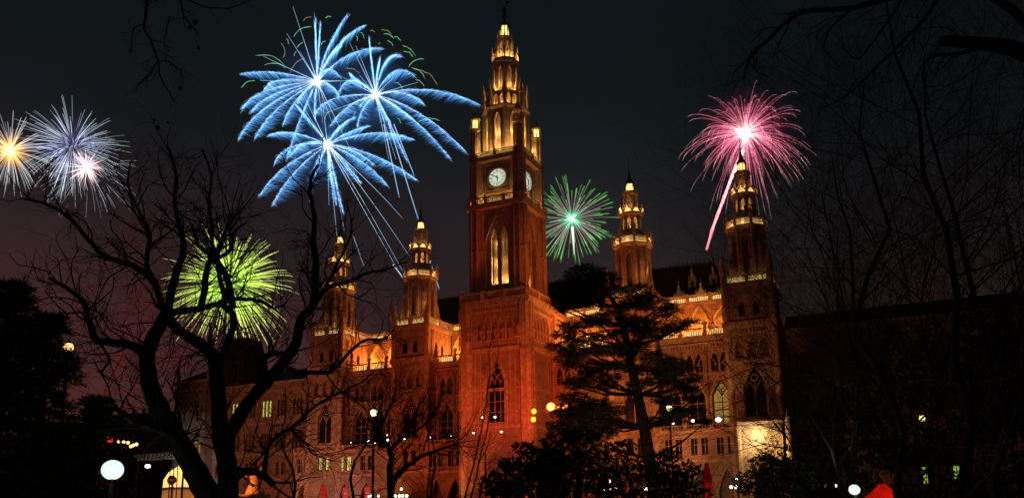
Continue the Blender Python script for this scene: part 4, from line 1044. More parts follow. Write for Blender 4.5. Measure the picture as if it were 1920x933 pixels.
# ================================================================== far houses on the left
def house(px0, px1, Y, pyr, label, mansard, wins):
    a, b2 = at(px0, 900, Y), at(px1, 900, Y); z = at((px0+px1)/2, pyr, Y).z
    o = thing('apartment_building', ((a.x+b2.x)/2, Y, 0), label, 'building', 'far houses left of the hall'); hw = (b2.x-a.x)/2
    zz = z*mansard
    MB().box(-hw, hw, 0, 14, 0, zz).build('wall', mat('dull_plaster', (.08, .065, .055), .9, var=.3, scale=.3), o)
    MB().box(-hw-.3, hw+.3, -.4, -.01, zz-.6, zz+.05).build('cornice', M['trim'], o)
    b_ = MB(); b_.rings([[(-hw, .1, zz+.06), (hw, .1, zz+.06), (hw, 14, zz+.06), (-hw, 14, zz+.06)], [(-hw+1.2, 3, z), (hw-1.2, 3, z), (hw-1.2, 11, z), (-hw+1.2, 11, z)]], 4)
    rf = b_.build('roof', M['slate'], o)
    for q in (-.6, -.1, .45, .8): MB().box(q*hw-.5, q*hw+.5, 5, 6.2, z-1, z+1.6+q*.5).build('chimney', M['stone'], rf)
    nx = max(3, int(2*hw/3.2)); nz = max(2, int(zz/4.2))
    for i in range(nx):
        for k in range(nz):
            x = -hw+2*hw*(i+.5)/nx; zb = zz*(k+.3)/nz
            MB().box(x-.55, x+.55, -.06, -.012, zb, zb+2.1).build('window', M[wins.get((i, k), 'glass')], o)
    for i in range(nx):
        x = -hw+2*hw*(i+.5)/nx; MB().box(x-.6, x+.6, .5, 2.5, zz+.5, zz+2.2).build('dormer', M['stone'], o)
    return o
house(196, 266, 270, 772, 'dark far house with chimneys behind the left limb of the big tree', .86, {})
house(262, 352, 250, 776, 'dark far house with mint and yellow windows behind the lit tent', .86, {(3, 1): 'lit_mint', (5, 1): 'lit_gold'})
# lit windows of a low garden pavilion seen through the right-hand trees
p = at(1764, 933, 95); O_ = p.xy.to_3d(); o = thing('park_pavilion', O_, 'low dark park pavilion with two tall yellow-green lit windows among the right trees', 'building')
MB().box(-4, 4, 0, 6, 0, 6.2).build('wall', M['stone'], o); MB().rings([[(-4.4, -.4, 6.2), (4.4, -.4, 6.2), (4.4, 6.4, 6.2), (-4.4, 6.4, 6.2)], [(-2, 2, 8.6), (2, 2, 8.6), (2, 4, 8.6), (-2, 4, 8.6)]], 4).build('roof', M['slate'], o)
for x, y in ((1736, 890), (1794, 888)):
    q = at(x, y, 95); zc = q.z; w_ = MB().box(q.x-O_.x-.32, q.x-O_.x+.32, -.05, -.01, zc-.95, zc+.95).build('window', M['lit_green'], o)
    f_ = MB()
    for k in range(4): f_.box(q.x-O_.x-.34, q.x-O_.x+.34, -.1, -.055, zc-.95+k*.62, zc-.88+k*.62)
    f_.box(q.x-O_.x-.03, q.x-O_.x+.03, -.1, -.056, zc-.95, zc+.95); f_.build('frame', M['black'], w_)
# ================================================================== trees
def grow(mb, rng, p, d, L, r, lvl, kids=3, wob=.28, up=.05, side=3, ratio=.62, spread=(.5, 1.1)):
    n = 4; pts = [Vector(p)]; d = Vector(d).normalized(); rad = [r]
    for i in range(n):
        d = (d+Vector((rng.gauss(0, wob), rng.gauss(0, wob), rng.gauss(0, wob)+up))).normalized()
        pts.append(pts[-1]+d*(L/n)); rad.append(r*(1-.62*(i+1)/n))
    mb.tube(pts, rad, side, cap=False)
    if lvl <= 0: return
    for k in range(kids):
        t = rng.uniform(.25, 1); i = min(n-1, int(t*n)); q = pts[i].lerp(pts[i+1], t*n-i)
        ax = (pts[i+1]-pts[i]).normalized(); pr = ax.orthogonal().normalized(); pr.rotate(Matrix.Rotation(rng.uniform(0, 2*PI), 3, ax))
        a = rng.uniform(*spread); nd = ax*math.cos(a)+pr*math.sin(a)
        grow(mb, rng, q, nd, L*rng.uniform(ratio*.75, ratio*1.2), max(rad[i]*.55, r*.35), lvl-1, kids, wob, up, side, ratio, spread)

def limb_tree(name, label, group, limbs, base, twn, twL, lvl, seed, kids=3, trunk_n=1, twr=.012, cat='tree', up=.06):
    """limbs: polylines [(px,py)...], r0, r1 in photo pixels, Y0, Y1 metres away; twigs then grow off every limb"""
    rng = random.Random(seed); O_ = Vector(base)
    o = thing(name, O_, label, cat, group)
    tr, cr = MB(), MB()
    for li, (P, r0, r1, Y0, Y1) in enumerate(limbs):
        pts = []; n = len(P)
        # smooth (Catmull-Rom) and add depth
        Q = [Vector((x, y, 0)) for x, y in P]; S = []
        for i in range(n-1):
            a, b2, c, d = Q[max(i-1, 0)], Q[i], Q[i+1], Q[min(i+2, n-1)]
            for k in range(4):
                t = k/4; S.append(.5*((2*b2)+(c-a)*t+(2*a-5*b2+4*c-d)*t*t+(3*b2-a-3*c+d)*t*t*t))
        S.append(Q[-1]); m_ = len(S)-1
        rad = []
        for i, s in enumerate(S):
            t = i/m_; Y = Y0+(Y1-Y0)*t+.25*math.sin(li*1.7+t*5)*t*(1 if i else 0)
            pts.append(at(s.x+rng.gauss(0, .7)*(t > .05), s.y+rng.gauss(0, .7)*(t > .05), Y)-O_)
            rad.append((r0+(r1-r0)*t)*Y/FPX*(1+rng.gauss(0, .03)))
        (tr if li < trunk_n else cr).tube(pts, rad, 9 if r0 > 9 else 6)
        k_ = int(twn*m_/12)+1
        for k in range(k_):
            t = rng.uniform(.3 if r0 > 14 else .12, 1); i = min(m_-1, int(t*m_)); q = pts[i].lerp(pts[i+1], t*m_-i)
            ax = (pts[i+1]-pts[i]).normalized(); pr = ax.orthogonal().normalized(); pr.rotate(Matrix.Rotation(rng.uniform(0, 2*PI), 3, ax))
            a = rng.uniform(.4, 1.2); d = ax*math.cos(a)+pr*math.sin(a)+Vector((0, 0, .2))
            if rad[i]*FPX/22 > 16 and d.z < 0: continue
            grow(cr, rng, q, d, twL*rng.uniform(.5, 1.2), min(rad[i]*.5, twr*rng.uniform(1.2, 2.6)), lvl, kids, up=up)
    tr.build('trunk', M['bark'], o, True); cr.build('crown', M['twig'], o)
    return o
# the big forked plane tree in front, left
YB = 21
bp = at(410, 933, YB); bp.z = 0
L = [
 ([(418, 985), (392, 931), (368, 885), (344, 842), (315, 789), (285, 730), (276, 670), (297, 617), (315, 584)], 26, 10.5, YB, YB),
 ([(432, 985), (428, 931), (427, 884), (423, 850), (415, 824), (409, 735), (404, 676), (380, 647), (332, 617), (312, 590)], 22, 8, YB, YB-.5),
 ([(424, 870), (430, 818), (463, 759), (498, 718), (534, 676), (556, 641), (564, 599), (587, 570), (593, 498), (587, 451), (590, 404), (580, 350), (596, 310)], 14.5, 3, YB, YB+3),
 ([(276, 674), (262, 655), (238, 645), (200, 641), (178, 633), (167, 599), (155, 564), (125, 540), (95, 522)], 10, 3, YB, YB-2),
 ([(310, 590), (291, 534), (261, 504), (230, 492), (196, 480), (167, 451), (125, 404), (80, 380), (40, 372)], 8, 2, YB, YB+2),
 ([(314, 585), (327, 522), (344, 469), (338, 427), (327, 380), (330, 330), (318, 280)], 9, 2, YB, YB+1.5),
 ([(296, 545), (276, 498), (279, 439), (261, 398), (240, 345), (246, 300)], 6, 1.5, YB, YB-2),
 ([(316, 586), (356, 581), (392, 575), (421, 564), (452, 560), (487, 564), (512, 577), (534, 570)], 7, 2, YB, YB-2),
 ([(376, 579), (383, 540), (392, 492), (403, 484), (415, 457), (424, 430), (450, 395)], 8, 2, YB, YB-1),
 ([(396, 490), (398, 440), (392, 380), (396, 330), (380, 280)], 5, 1.5, YB, YB+1),
 ([(415, 570), (437, 590), (434, 625), (418, 660), (406, 690)], 7, 8, YB, YB),
 ([(424, 566), (412, 520), (404, 488), (372, 458), (360, 420)], 6, 2, YB, YB+1.5),
 ([(436, 575), (430, 540), (420, 508), (404, 486)], 8, 7, YB, YB),
 ([(403, 486), (430, 470), (436, 440), (455, 420)], 5, 1.5, YB, YB-1),
 ([(590, 560), (618, 538), (652, 528), (690, 512), (720, 507), (760, 490)], 5, 1.2, YB+1, YB+3),
 ([(540, 690), (564, 698), (600, 697), (623, 694), (676, 641), (720, 635), (740, 615)], 6, 1.2, YB, YB+2),
 ([(428, 888), (448, 883), (475, 884), (496, 893), (512, 908)], 9, 6, YB, YB-2),
 ([(496, 892), (499, 866), (504, 836), (522, 815), (546, 801), (593, 759), (622, 742), (652, 730), (700, 700)], 5, 1.2, YB-1.5, YB-.5),
 ([(546, 801), (556, 815), (575, 832), (586, 850), (620, 862)], 3, 1, YB-1, YB),
 ([(334, 822), (321, 812), (285, 797), (250, 788), (238, 780), (214, 762)], 12, 4, YB, YB-2),
 ([(178, 634), (205, 672), (190, 700), (222, 715)], 3, 1.2, YB-1.2, YB-1.6),
 ([(505, 712), (488, 690), (500, 668), (530, 660)], 11, 4, YB, YB-.8),
 ([(587, 575), (610, 540), (640, 480), (660, 430), (650, 380)], 4, 1.2, YB+2, YB+2),
]
limb_tree('plane_tree', 'large bare forked tree with dark twisting limbs in front on the left', None, L, bp, 10, 1.5, 2, 3, trunk_n=2, twr=.013)

# small bare tree lit orange before the tower
Y2 = 60; bp = at(733, 933, Y2); bp.z = 0
L = [
 ([(733, 990), (733, 930), (731, 880), (733, 852), (728, 838), (715, 822), (703, 800), (690, 780)], 8, 2, Y2, Y2+1),
 ([(734, 915), (742, 895), (765, 872), (790, 855), (830, 840), (858, 830)], 6, 1.5, Y2, Y2-2),
 ([(730, 845), (745, 828), (762, 812), (775, 780), (790, 750)], 4.5, 1.2, Y2, Y2+2),
 ([(716, 824), (714, 800), (728, 770), (738, 745), (745, 710)], 4, 1, Y2, Y2+1),
 ([(764, 812), (790, 800), (815, 770), (828, 740)], 3, 1, Y2+1, Y2+2),
]
limb_tree('bare_tree', 'small bare tree with orange-lit boughs rising beside the tall street lamp', None, L, bp, 16, 3.6, 3, 5, trunk_n=1, twr=.022)
# three leaning thin saplings
for i, P in enumerate([[(862, 985), (872, 930), (890, 860), (905, 790), (916, 720), (918, 660), (925, 620)], [(870, 985), (884, 930), (902, 850), (918, 780), (930, 700), (936, 650)], [(803, 985), (803, 930), (805, 860), (802, 800), (805, 740)]]):
    b0 = at(P[0][0], 933, 52+i); b0.z = 0
    limb_tree('sapling', ['leaning thin bare sapling crossing the arched tower window', 'leaning thin bare sapling just right of its twin at the tower base', 'upright whip-thin bare sapling left of the tower base'][i], 'thin saplings before the tower', [(P, 2.0, .7, 52+i, 53+i)], b0, 8, 1.4, 1, 20+i, twr=.012)

def bare_tree(name, label, group, base, H_, r, seed, lean=(0, 0), lvl=4, kids=4, fork=5, start=.25, L0=.42, wob=.22, up=.09, side=3, mat_='twig', ratio=.62):
    rng = random.Random(seed); O_ = Vector(base); o = thing(name, O_, label, 'tree', group)
    tr, cr = MB(), MB(); n = 9; pts = []; rad = []
    x = y = 0
    for i in range(n+1):
        t = i/n; x += rng.gauss(0, .02)*H_*(i > 0); y += rng.gauss(0, .02)*H_*(i > 0)
        pts.append(Vector((x+lean[0]*t*H_, y+lean[1]*t*H_, t*H_*.85-.05))); rad.append(r*(1.35 if i == 0 else 1-.85*t))
    tr.tube(pts, rad, 9); tr.build('trunk', M['bark'], o, True)
    for k in range(fork*4):
        t = start+(1-start)*(k+rng.random())/(fork*4); i = min(n-1, int(t*n)); q = pts[i].lerp(pts[i+1], t*n-i)
        a = rng.uniform(0, 2*PI); e = rng.uniform(.25, .9)
        grow(cr, rng, q, (math.cos(a)*math.cos(e), math.sin(a)*math.cos(e), math.sin(e)), H_*L0*(1.15-.6*t)*rng.uniform(.6, 1.1), max(.02, rad[i]*.3), lvl, kids, wob, up, side, ratio)
    cr.build('crown', M[mat_], o)
    return o
# reddish lit tree behind on the left
bt = at(190, 933, 46); bt.z = 0
bare_tree('bare_tree', 'bare tree with fine twigs glowing dull red behind the dark spruce', 'bare park trees', bt, 19, .09, 11, lvl=5, kids=4, fork=4, start=.4)
bt = at(330, 933, 62); bt.z = 0
bare_tree('bare_tree', 'bare tree standing back between the big forked trunk and the far houses', 'bare park trees', bt, 24, .12, 12, lvl=4, kids=5, fork=4, start=.4)
lamp('SPOT', at(150, 933, 34)+Vector((0, 0, -.5)), 30000, (1., .07, .03), None, .3, at(190, 520, 46), 62, .6, 'red_tree_light')
lamp('SPOT', at(560, 933, 38)+Vector((0, 0, -.5)), 7000, (1., .09, .04), None, .3, at(330, 430, 60), 50, .6, 'red_tree_light')
# bare trees before the facade
for i, (x, Y, H_, lab) in enumerate([(650, 92, 20, 'bare tree with rusty lit twigs against the left facade'), (812, 95, 19, 'bare tree with orange twigs against the facade just left of the tower'), (905, 88, 12, 'low bare tree with pinkish twigs at the tower foot'), (560, 84, 17, 'bare tree against the left wing beside the statue')]):
    bt = at(x, 933, Y); bt.z = 0
    bare_tree('bare_tree', lab, 'bare trees before the facade', bt, H_, .2, 30+i, lvl=3, kids=4, fork=4, start=.2, L0=.4)
# the right-hand trees
RT = [(1500, 60, 20, .25, (.03, 0), 'slender bare tree close beside the bright porch'), (1750, 55, 25, .35, (0, 0), 'bare tree standing far back between the thick trunks on the right'), (1540, 52, 22, .3, (.05, 0), 'bare tree with a slim trunk just right of the lit porch'), (1620, 44, 25, .35, (0, 0), 'tall bare tree rising behind the small globe lamp'), (1700, 36, 25, .38, (.02, 0), 'tall bare tree with spreading crown, behind the red tent'), (1800, 30, 24, .36, (-.02, 0), 'thick-trunked bare tree right of the lit pavilion windows'), (1890, 40, 28, .4, (0, 0), 'tall bare tree by the right edge with dense dark twigs')]
for i, (x, Y, H_, r, ln, lab) in enumerate(RT):
    bt = at(x, 933, Y); bt.z = 0
    bare_tree('bare_tree', lab, 'dark bare trees on the right', bt, H_, r*.55, 50+i, ln, lvl=4, kids=5, fork=7, start=.08, L0=.46, up=.04)
# branches reaching in overhead from trees that stand beside the view
Yo = 13
bt = at(2080, 933, Yo); bt.z = 0
L = [([(2080, 985), (2075, 700), (2060, 400), (2040, 200), (2010, 140), (1970, 120), (1900, 92), (1840, 82), (1765, 78)], 36, 10, Yo, Yo),
 ([(2010, 150), (1900, 20), (1800, -25), (1700, -12), (1600, 15), (1500, 25), (1440, 75), (1405, 110), (1395, 150)], 10, 1.4, Yo, Yo+1),
 ([(1850, 84), (1800, 100), (1745, 108), (1730, 140), (1742, 190)], 5, 1.2, Yo, Yo-1),
 ([(1770, -20), (1730, 40), (1690, 80), (1640, 130), (1600, 170), (1540, 205)], 4, 1, Yo, Yo+1),
 ([(1600, 15), (1560, 50), (1545, 90), (1580, 130)], 3, .8, Yo, Yo),
 ([(1700, -10), (1650, 60), (1610, 110), (1580, 90)], 3, .8, Yo, Yo+1)]
limb_tree('plane_tree', 'overhanging bare boughs with hanging seed balls, reaching in at the top right', None, L, bt, 9, .7, 2, 8, trunk_n=1, twr=.007, up=-.12)
bt = at(120, 933, 9); bt.x -= 4; bt.z = 0
L = [([(-420, 985), (-400, 500), (-300, 100), (-100, -80), (120, -70), (270, -30)], 40, 8, 9, 9),
 ([(200, -60), (272, -20), (270, 50), (282, 75), (295, 110), (300, 140), (320, 180), (332, 195)], 3.5, .9, 9, 9.5),
 ([(298, 115), (320, 118), (342, 140), (340, 165)], 1.6, .6, 9.2, 9.2),
 ([(294, 118), (280, 142), (262, 155), (250, 175)], 1.6, .6, 9.2, 9),
 ([(250, -45), (330, -10), (345, 30), (360, 50), (372, 65)], 2.5, .8, 9, 9.4),
 ([(320, 30), (312, 55), (308, 80)], 1.4, .6, 9, 9),
 ([(310, -20), (380, 12), (430, 15), (470, 0)], 1.8, .6, 9, 9.4),
 ([(272, 45), (250, 55), (247, 85), (244, 95)], 1.5, .6, 9, 9)]
OT = limb_tree('plane_tree', 'hanging bare twigs with round seed balls at the top left', None, L, bt, 5, .28, 1, 9, trunk_n=1, twr=.004, up=-.15)
b_ = MB()
for x, y, r in ((245, 95, 6), (366, 42, 9), (356, 52, 7), (372, 90, 6), (338, 166, 7), (296, 240, 8), (290, 225, 5), (315, 230, 4)): b_.ball(at(x, y, 9.2)-bt, r*.6*9.2/FPX, 8, 6)
b_.build('seed_balls', M['twig'], OT)

# ------------------------------------------------------------------ evergreens
def leafy(mb, rng, c, rx, ry, rz, n, size, blades=6, flat=.3, wid=.14, shell=.35):
    for _ in range(n):
        while True:
            q = Vector((rng.uniform(-1, 1), rng.uniform(-1, 1), rng.uniform(-1, 1)))
            if shell < q.length < 1: break
        p = Vector(c)+Vector((q.x*rx, q.y*ry, q.z*rz)); vs, fs = [], []
        for k in range(blades):
            d = Vector((rng.gauss(0, 1)+q.x*.8, rng.gauss(0, 1)+q.y*.8, rng.gauss(0, flat)+.35)).normalized()*size*rng.uniform(.6, 1.25)
            s = d.cross(Vector((rng.gauss(0, 1), rng.gauss(0, 1), rng.gauss(0, 1)))).normalized()*size*wid
            o_ = len(vs); vs += [p, p+d*.5+s, p+d, p+d*.5-s]; fs.append((o_, o_+1, o_+2, o_+3))
        mb.add(vs, fs)
# tall layered pine
YP = 46; bp = at(1222, 933, YP); bp.z = 0; rng = random.Random(77)
PN = thing('pine_tree', bp, 'tall dark pine with flat layered boughs standing before the right facade', 'tree')
tr, cr, nd = MB(), MB(), MB()
TP = [(1236, 985, 13), (1228, 920, 12.5), (1218, 860, 11.5), (1208, 800, 10.5), (1196, 740, 9.5), (1184, 690, 8.5), (1178, 650, 7.5), (1168, 610, 6.5), (1156, 575, 5), (1138, 545, 3.6), (1112, 520, 2.2)]
tr.tube([at(x, y, YP)-bp for x, y, r in TP], [r*YP/FPX for x, y, r in TP], 9)
tr.build('trunk', M['bark'], PN, True)
CL = [(1098, 515, 42, 17), (1062, 540, 34, 15), (1128, 528, 38, 16), (1098, 560, 44, 16), (1150, 548, 26, 12), (1048, 565, 22, 10),
 (1195, 545, 34, 9), (1222, 556, 30, 9), (1190, 566, 36, 10), (1236, 574, 34, 9), (1150, 585, 30, 9),
 (1080, 612, 34, 10), (1120, 598, 30, 9), (1058, 628, 26, 9), (1100, 636, 34, 10),
 (1230, 602, 40, 9), (1268, 612, 32, 7), (1292, 604, 18, 5), (1195, 610, 34, 10), (1240, 626, 28, 8), (1150, 628, 34, 10),
 (1050, 650, 26, 9), (1090, 660, 40, 10), (1140, 656, 40, 11), (1185, 650, 38, 11), (1215, 668, 34, 10), (1065, 675, 26, 8), (1120, 688, 34, 9),
 (1250, 682, 38, 12), (1278, 690, 24, 9), (1215, 694, 36, 10), (1165, 688, 34, 9), (1240, 712, 36, 11), (1200, 720, 26, 8), (1275, 722, 30, 9), (1298, 748, 22, 7),
 (1092, 715, 32, 9), (1130, 725, 30, 9), (1075, 745, 30, 9), (1110, 760, 40, 12), (1150, 770, 30, 10), (1245, 750, 26, 8), (1262, 772, 28, 8), (1232, 790, 26, 9), (1300, 770, 20, 6)]
_x = random.Random(3)
CL += [(x+_x.uniform(-26, 26), y+_x.uniform(6, 22), rx*.75, ry*.95) for x, y, rx, ry in CL if y > 560 and _x.random() < .7]
CL += [(1060, 775, 30, 12), (1100, 790, 36, 14), (1050, 800, 26, 12), (1140, 800, 30, 12), (1085, 770, 26, 10), (1120, 815, 36, 14)]
for x, y, rx, ry in CL:
    Yc = YP+rng.uniform(-2.6, 2.6); c = at(x, y, Yc)-bp; k = Yc/FPX
    leafy(nd, rng, c, rx*k, 1.1*rx*k, ry*k, int(rx*ry*.5), .27, 7, .35, .06, .1)
    for j in range(3):                                     # twigs inside each spray, and the bough that carries it
        q = c+Vector((rng.uniform(-.6, .6)*rx*k, rng.uniform(-.6, .6)*rx*k, rng.uniform(-.3, .2)*ry*k)); cr.tube([c+Vector((0, 0, -.3*ry*k)), q], [.03, .012], 4)
    ty = min(TP, key=lambda t: abs(t[1]-(y+22+abs(x-1180)*.12))); b0 = at(ty[0], ty[1], YP)-bp
    mid_ = b0.lerp(c, .55)+Vector((0, 0, -.25)); cr.tube([b0, mid_, c+Vector((0, 0, -.3*ry*k))], [.085, .055, .03], 5)
cr.build('bough', M['bark'], PN); nd.build('foliage', M['needle'], PN)
# leafy shrubs
def shrub(label, pts, Y, seed, dens=.5, size=.16, name='evergreen_bush', group='dark evergreen shrubs', blades=4, wid=.28, mt='leaf', flat=.8):
    rng = random.Random(seed); b0 = at(sum(p[0] for p in pts)/len(pts), 933, Y); b0.z = 0
    o = thing(name, b0, label, 'shrub', group); st, lf = MB(), MB()
    for x, y, rx, ry in pts:
        Yc = Y+rng.uniform(-1.2, 1.2); c = at(x, y, Yc)-b0; k = Yc/FPX
        leafy(lf, rng, c, rx*k, rx*k, ry*k, int(rx*ry*dens*.36), size, blades, flat, wid, .1)
        g0 = Vector((c.x*.5, c.y*.5, 0)); st.tube([g0, g0.lerp(c, .5)+Vector((.1, 0, 0)), c], [.05, .035, .015], 5)
        for j in range(6):
            q = c+Vector((rng.gauss(0, .5)*rx*k, rng.gauss(0, .5)*rx*k, rng.uniform(-.4, 1.0)*ry*k)); st.tube([g0.lerp(c, .7), q], [.02, .006], 3)
    st.build('stem', M['twig'], o); lf.build('foliage', M[mt], o); return o
shrub('broad dark evergreen bush at the foot of the tower, left of the pine', [(940, 905, 40, 26), (985, 880, 40, 30), (1030, 870, 44, 32), (1010, 915, 60, 26), (960, 870, 26, 12), (1075, 860, 40, 26), (1060, 905, 50, 30), (945, 925, 36, 14), (985, 840, 22, 14), (1050, 825, 34, 16), (1090, 820, 34, 18), (1020, 850, 30, 14)], 31, 1, .55)
shrub('dark evergreen bush around the foot of the pine', [(1120, 850, 40, 22), (1130, 890, 50, 30), (1180, 880, 44, 30), (1150, 925, 60, 20), (1230, 890, 50, 28), (1270, 905, 44, 24), (1220, 930, 60, 16), (1290, 880, 30, 16), (1170, 840, 30, 14), (1250, 855, 32, 14), (1300, 925, 36, 16)], 34, 2, .45)
shrub('rounded dark bush in front of the lit porch', [(1440, 880, 40, 26), (1480, 890, 44, 28), (1415, 905, 40, 28), (1460, 915, 60, 24), (1505, 900, 34, 24), (1450, 858, 24, 12), (1490, 866, 24, 12), (1530, 925, 40, 16)], 44, 3, .55, .2)
shrub('low dark shrubbery left of the globe lamp', [(30, 900, 60, 40), (90, 890, 50, 34), (130, 915, 50, 26), (60, 930, 80, 20), (165, 930, 40, 16), (120, 860, 40, 24), (20, 850, 50, 40), (170, 860, 40, 22), (250, 905, 30, 20)], 27, 4, .3, .16)
shrub('low dark shrubbery beneath the right-hand trees', [(1560, 925, 40, 18), (1620, 900, 30, 16), (1700, 925, 40, 20), (1760, 930, 40, 14), (1840, 910, 60, 34), (1890, 880, 50, 50), (1880, 930, 60, 20), (1740, 860, 26, 14)], 46, 5, .35, .24)
lamp('POINT', at(1040, 880, 37), 500, (1., .3, .06), None, .2, name='shrub_backlight')  # warm light added behind the bush to rim its leaves
lamp('POINT', at(1190, 895, 40), 260, (1., .55, .25), None, .2, name='shrub_backlight')
shrub('tall dark evergreen thicket rising beneath the bare trees on the right', [(1545, 800, 40, 40), (1600, 770, 50, 50), (1660, 800, 50, 50), (1590, 850, 60, 40), (1700, 720, 46, 50), (1680, 860, 40, 30), (1790, 740, 50, 60), (1850, 700, 60, 70), (1900, 640, 50, 80), (1860, 800, 60, 50), (1905, 760, 50, 60), (1760, 820, 30, 24), (1620, 690, 40, 40), (1750, 660, 46, 40), (1660, 640, 40, 36), (1840, 610, 50, 46)], 62, 15, .2, .42)
# sprays of lit leaves before the porch
shrub('thin shrub with pale lit twigs before the bright porch', [(1440, 830, 22, 14), (1465, 842, 26, 12), (1492, 838, 18, 10), (1432, 850, 18, 10)], 104, 6, .16, .34, name='lit_shrub', group=None)
# dark spruce at the left edge
def conifer(label, px, Y, Ht, R_, seed, dens=1.0, skirt=.4):
    rng = random.Random(seed); b0 = at(px, 933, Y); b0.z = 0; o = thing('spruce_tree', b0, label, 'tree', 'dark spruces on the left')
    tr, lf = MB(), MB(); tr.tube([(0, 0, 0), (0, 0, Ht*.96)], [.32, .03], 8); tr.build('trunk', M['bark'], o)
    n = int(Ht*3.2); br = MB()
    for i in range(n):
        t = skirt/Ht+(1-skirt/Ht)*i/n; z = t*Ht; r = R_*(1-t)**.8*rng.uniform(.75, 1.08)+.2
        for k in range(7):
            a = rng.uniform(0, 2*PI); e = Vector((math.cos(a)*r, math.sin(a)*r, z-.22*r))
            br.tube([(0, 0, z), (e.x*.5, e.y*.5, z+.02*r), e], [.035, .025, .008], 3)
            for j in range(int(5*dens)+1):
                f = rng.uniform(.35, 1.02); leafy(lf, rng, (e.x*f, e.y*f, z-.2*r*f*f), .32, .32, .14, 4, .26, 6, .4, .07, 0)
    br.build('bough', M['bark'], o); lf.build('foliage', M['needle'], o); return o
conifer('tall dark spruce filling the left edge of the view', 62, 26, 8.3, 2.6, 41)
conifer('shorter dark spruce between the tall one and the globe lamp', 168, 29, 6.0, 1.7, 42)
conifer('tall dark spruce cut off by the left border', -20, 24, 8.8, 2.6, 43)
# ================================================================== fireworks
YF = 300
def streak_obj(root, pts, rad, cols, n=4, name='streak'):
    return MB().tube(pts, rad, n, cols).build(name, M['spark'], root)
def mixc(a, b, t): return tuple(x+(y-x)*t for x, y in zip(a, b))
def grad(stops, t):
    for (t0, c0), (t1, c1) in zip(stops, stops[1:]):
        if t <= t1: return mixc(c0, c1, max(0, (t-t0)/(t1-t0)))
    return stops[-1][1]
def burst(label, px, py, Y, rpx, n, stops, rng, grav=.18, r0=.0, r1=1., w=.16, vary=.25, bias=(0, 0, 0), core=None, dash=False, group='fireworks above the town hall', seg=9, w_end=.25, more=0, flat=1., wpeak=None, puff=None):
    c = at(px, py, Y); R_ = rpx*Y/FPX; o = thing('firework_burst', c, label, 'firework', group)
    rest = MB()
    for i in range(n+more):
        while True:
            d = Vector((rng.gauss(0, 1), rng.gauss(0, 1)*flat, rng.gauss(0, 1)))
            if d.length > .2: break
        d.normalize(); d = (d+Vector(bias)).normalized() if any(bias) else d
        sp = R_*rng.uniform(1-vary, 1+vary*.35); pts, rad, cols = [], [], []
        a0 = r0*rng.uniform(.6, 1.6); a1 = r1*rng.uniform(.85, 1)
        dim = rng.uniform(.35, 1.1)
        for k in range(seg+1):
            t = a0+(a1-a0)*k/seg; e = 1-(1-t)**1.5
            pts.append(d*sp*e+Vector((0, 0, -grav*R_*t*t)))
            wf = wpeak(t) if wpeak else (1-(1-w_end)*t)
            rad.append(w*wf*(1 if 0 < k < seg else .3)); cc = grad(stops, t); cols.append(tuple(x*dim for x in cc))
        if dash:
            for k in range(0, seg-1, 2): rest.tube(pts[k:k+2], rad[k:k+2], 3, cols[k:k+2])
        elif i < n: streak_obj(o, pts, rad, cols)
        else: rest.tube(pts, rad, 4, cols)
    if puff:
        k_ = MB(); k_.ball((0, 0, 0), R_*puff[1], 16, 10); tag(k_.build('smoke_glow', smoke_glow_mat('smoke_glow', puff[0], puff[2]/(R_*puff[1]), R_*puff[1]), o), kind='stuff')  # smoke's glow comes from its own emission, not from the sparks
    if rest.v: tag(rest.build('fine_streaks', M['spark'], o), kind='stuff')
    if core:
        (cn, cl, cs, cw) = core; k_ = MB()
        for i in range(cn):
            d = Vector((rng.gauss(0, 1), rng.gauss(0, 1), rng.gauss(0, 1))).normalized()*R_*cs*rng.uniform(.35, 1)
            k_.tube([d*.02, d*.5, d], [cw, cw*.8, cw*.15], 4, [cl[0], cl[1], cl[2]])
        k_.build('core', M['spark'], o)
    return o
rng = random.Random(5)
# pink burst with its rising tail
PK = burst('pink and violet firework with a white-hot heart above the right spire', 1398, 250, YF, 122, 100,
      [(0, (.5, .34, .3)), (.12, (.5, .26, .26)), (.3, (.6, .14, .2)), (.5, (.55, .08, .15)), (.72, (.5, .12, .24)), (.88, (.95, .46, .42)), (1, (.6, .32, .26))], rng, grav=.44, w=.22, vary=.62, more=190,
      core=(90, [(.7, .5, .45), (.6, .34, .32), (.3, .06, .1)], .3, .3), bias=(0, 0, .12), flat=.8, puff=((.75, .08, .22), .8, 1.3))
t_ = MB(); pts = [(1392, 282), (1381, 310), (1372, 335), (1358, 370), (1345, 405), (1336, 430), (1326, 468)]
for j in range(5):
    P = [at(x+rng.gauss(0, 1.6), y+rng.gauss(0, 1.5), YF+j*.3)-PK.location for x, y in pts]
    t_.tube(P, [.55, .5, .42, .36, .32, .3, .2], 5, [mixc((1.2, .5, .5), (.75, .16, .2), i/6) for i in range(7)])
t_.build('rising_tail', M['spark'], PK)
v_ = random.Random(8)
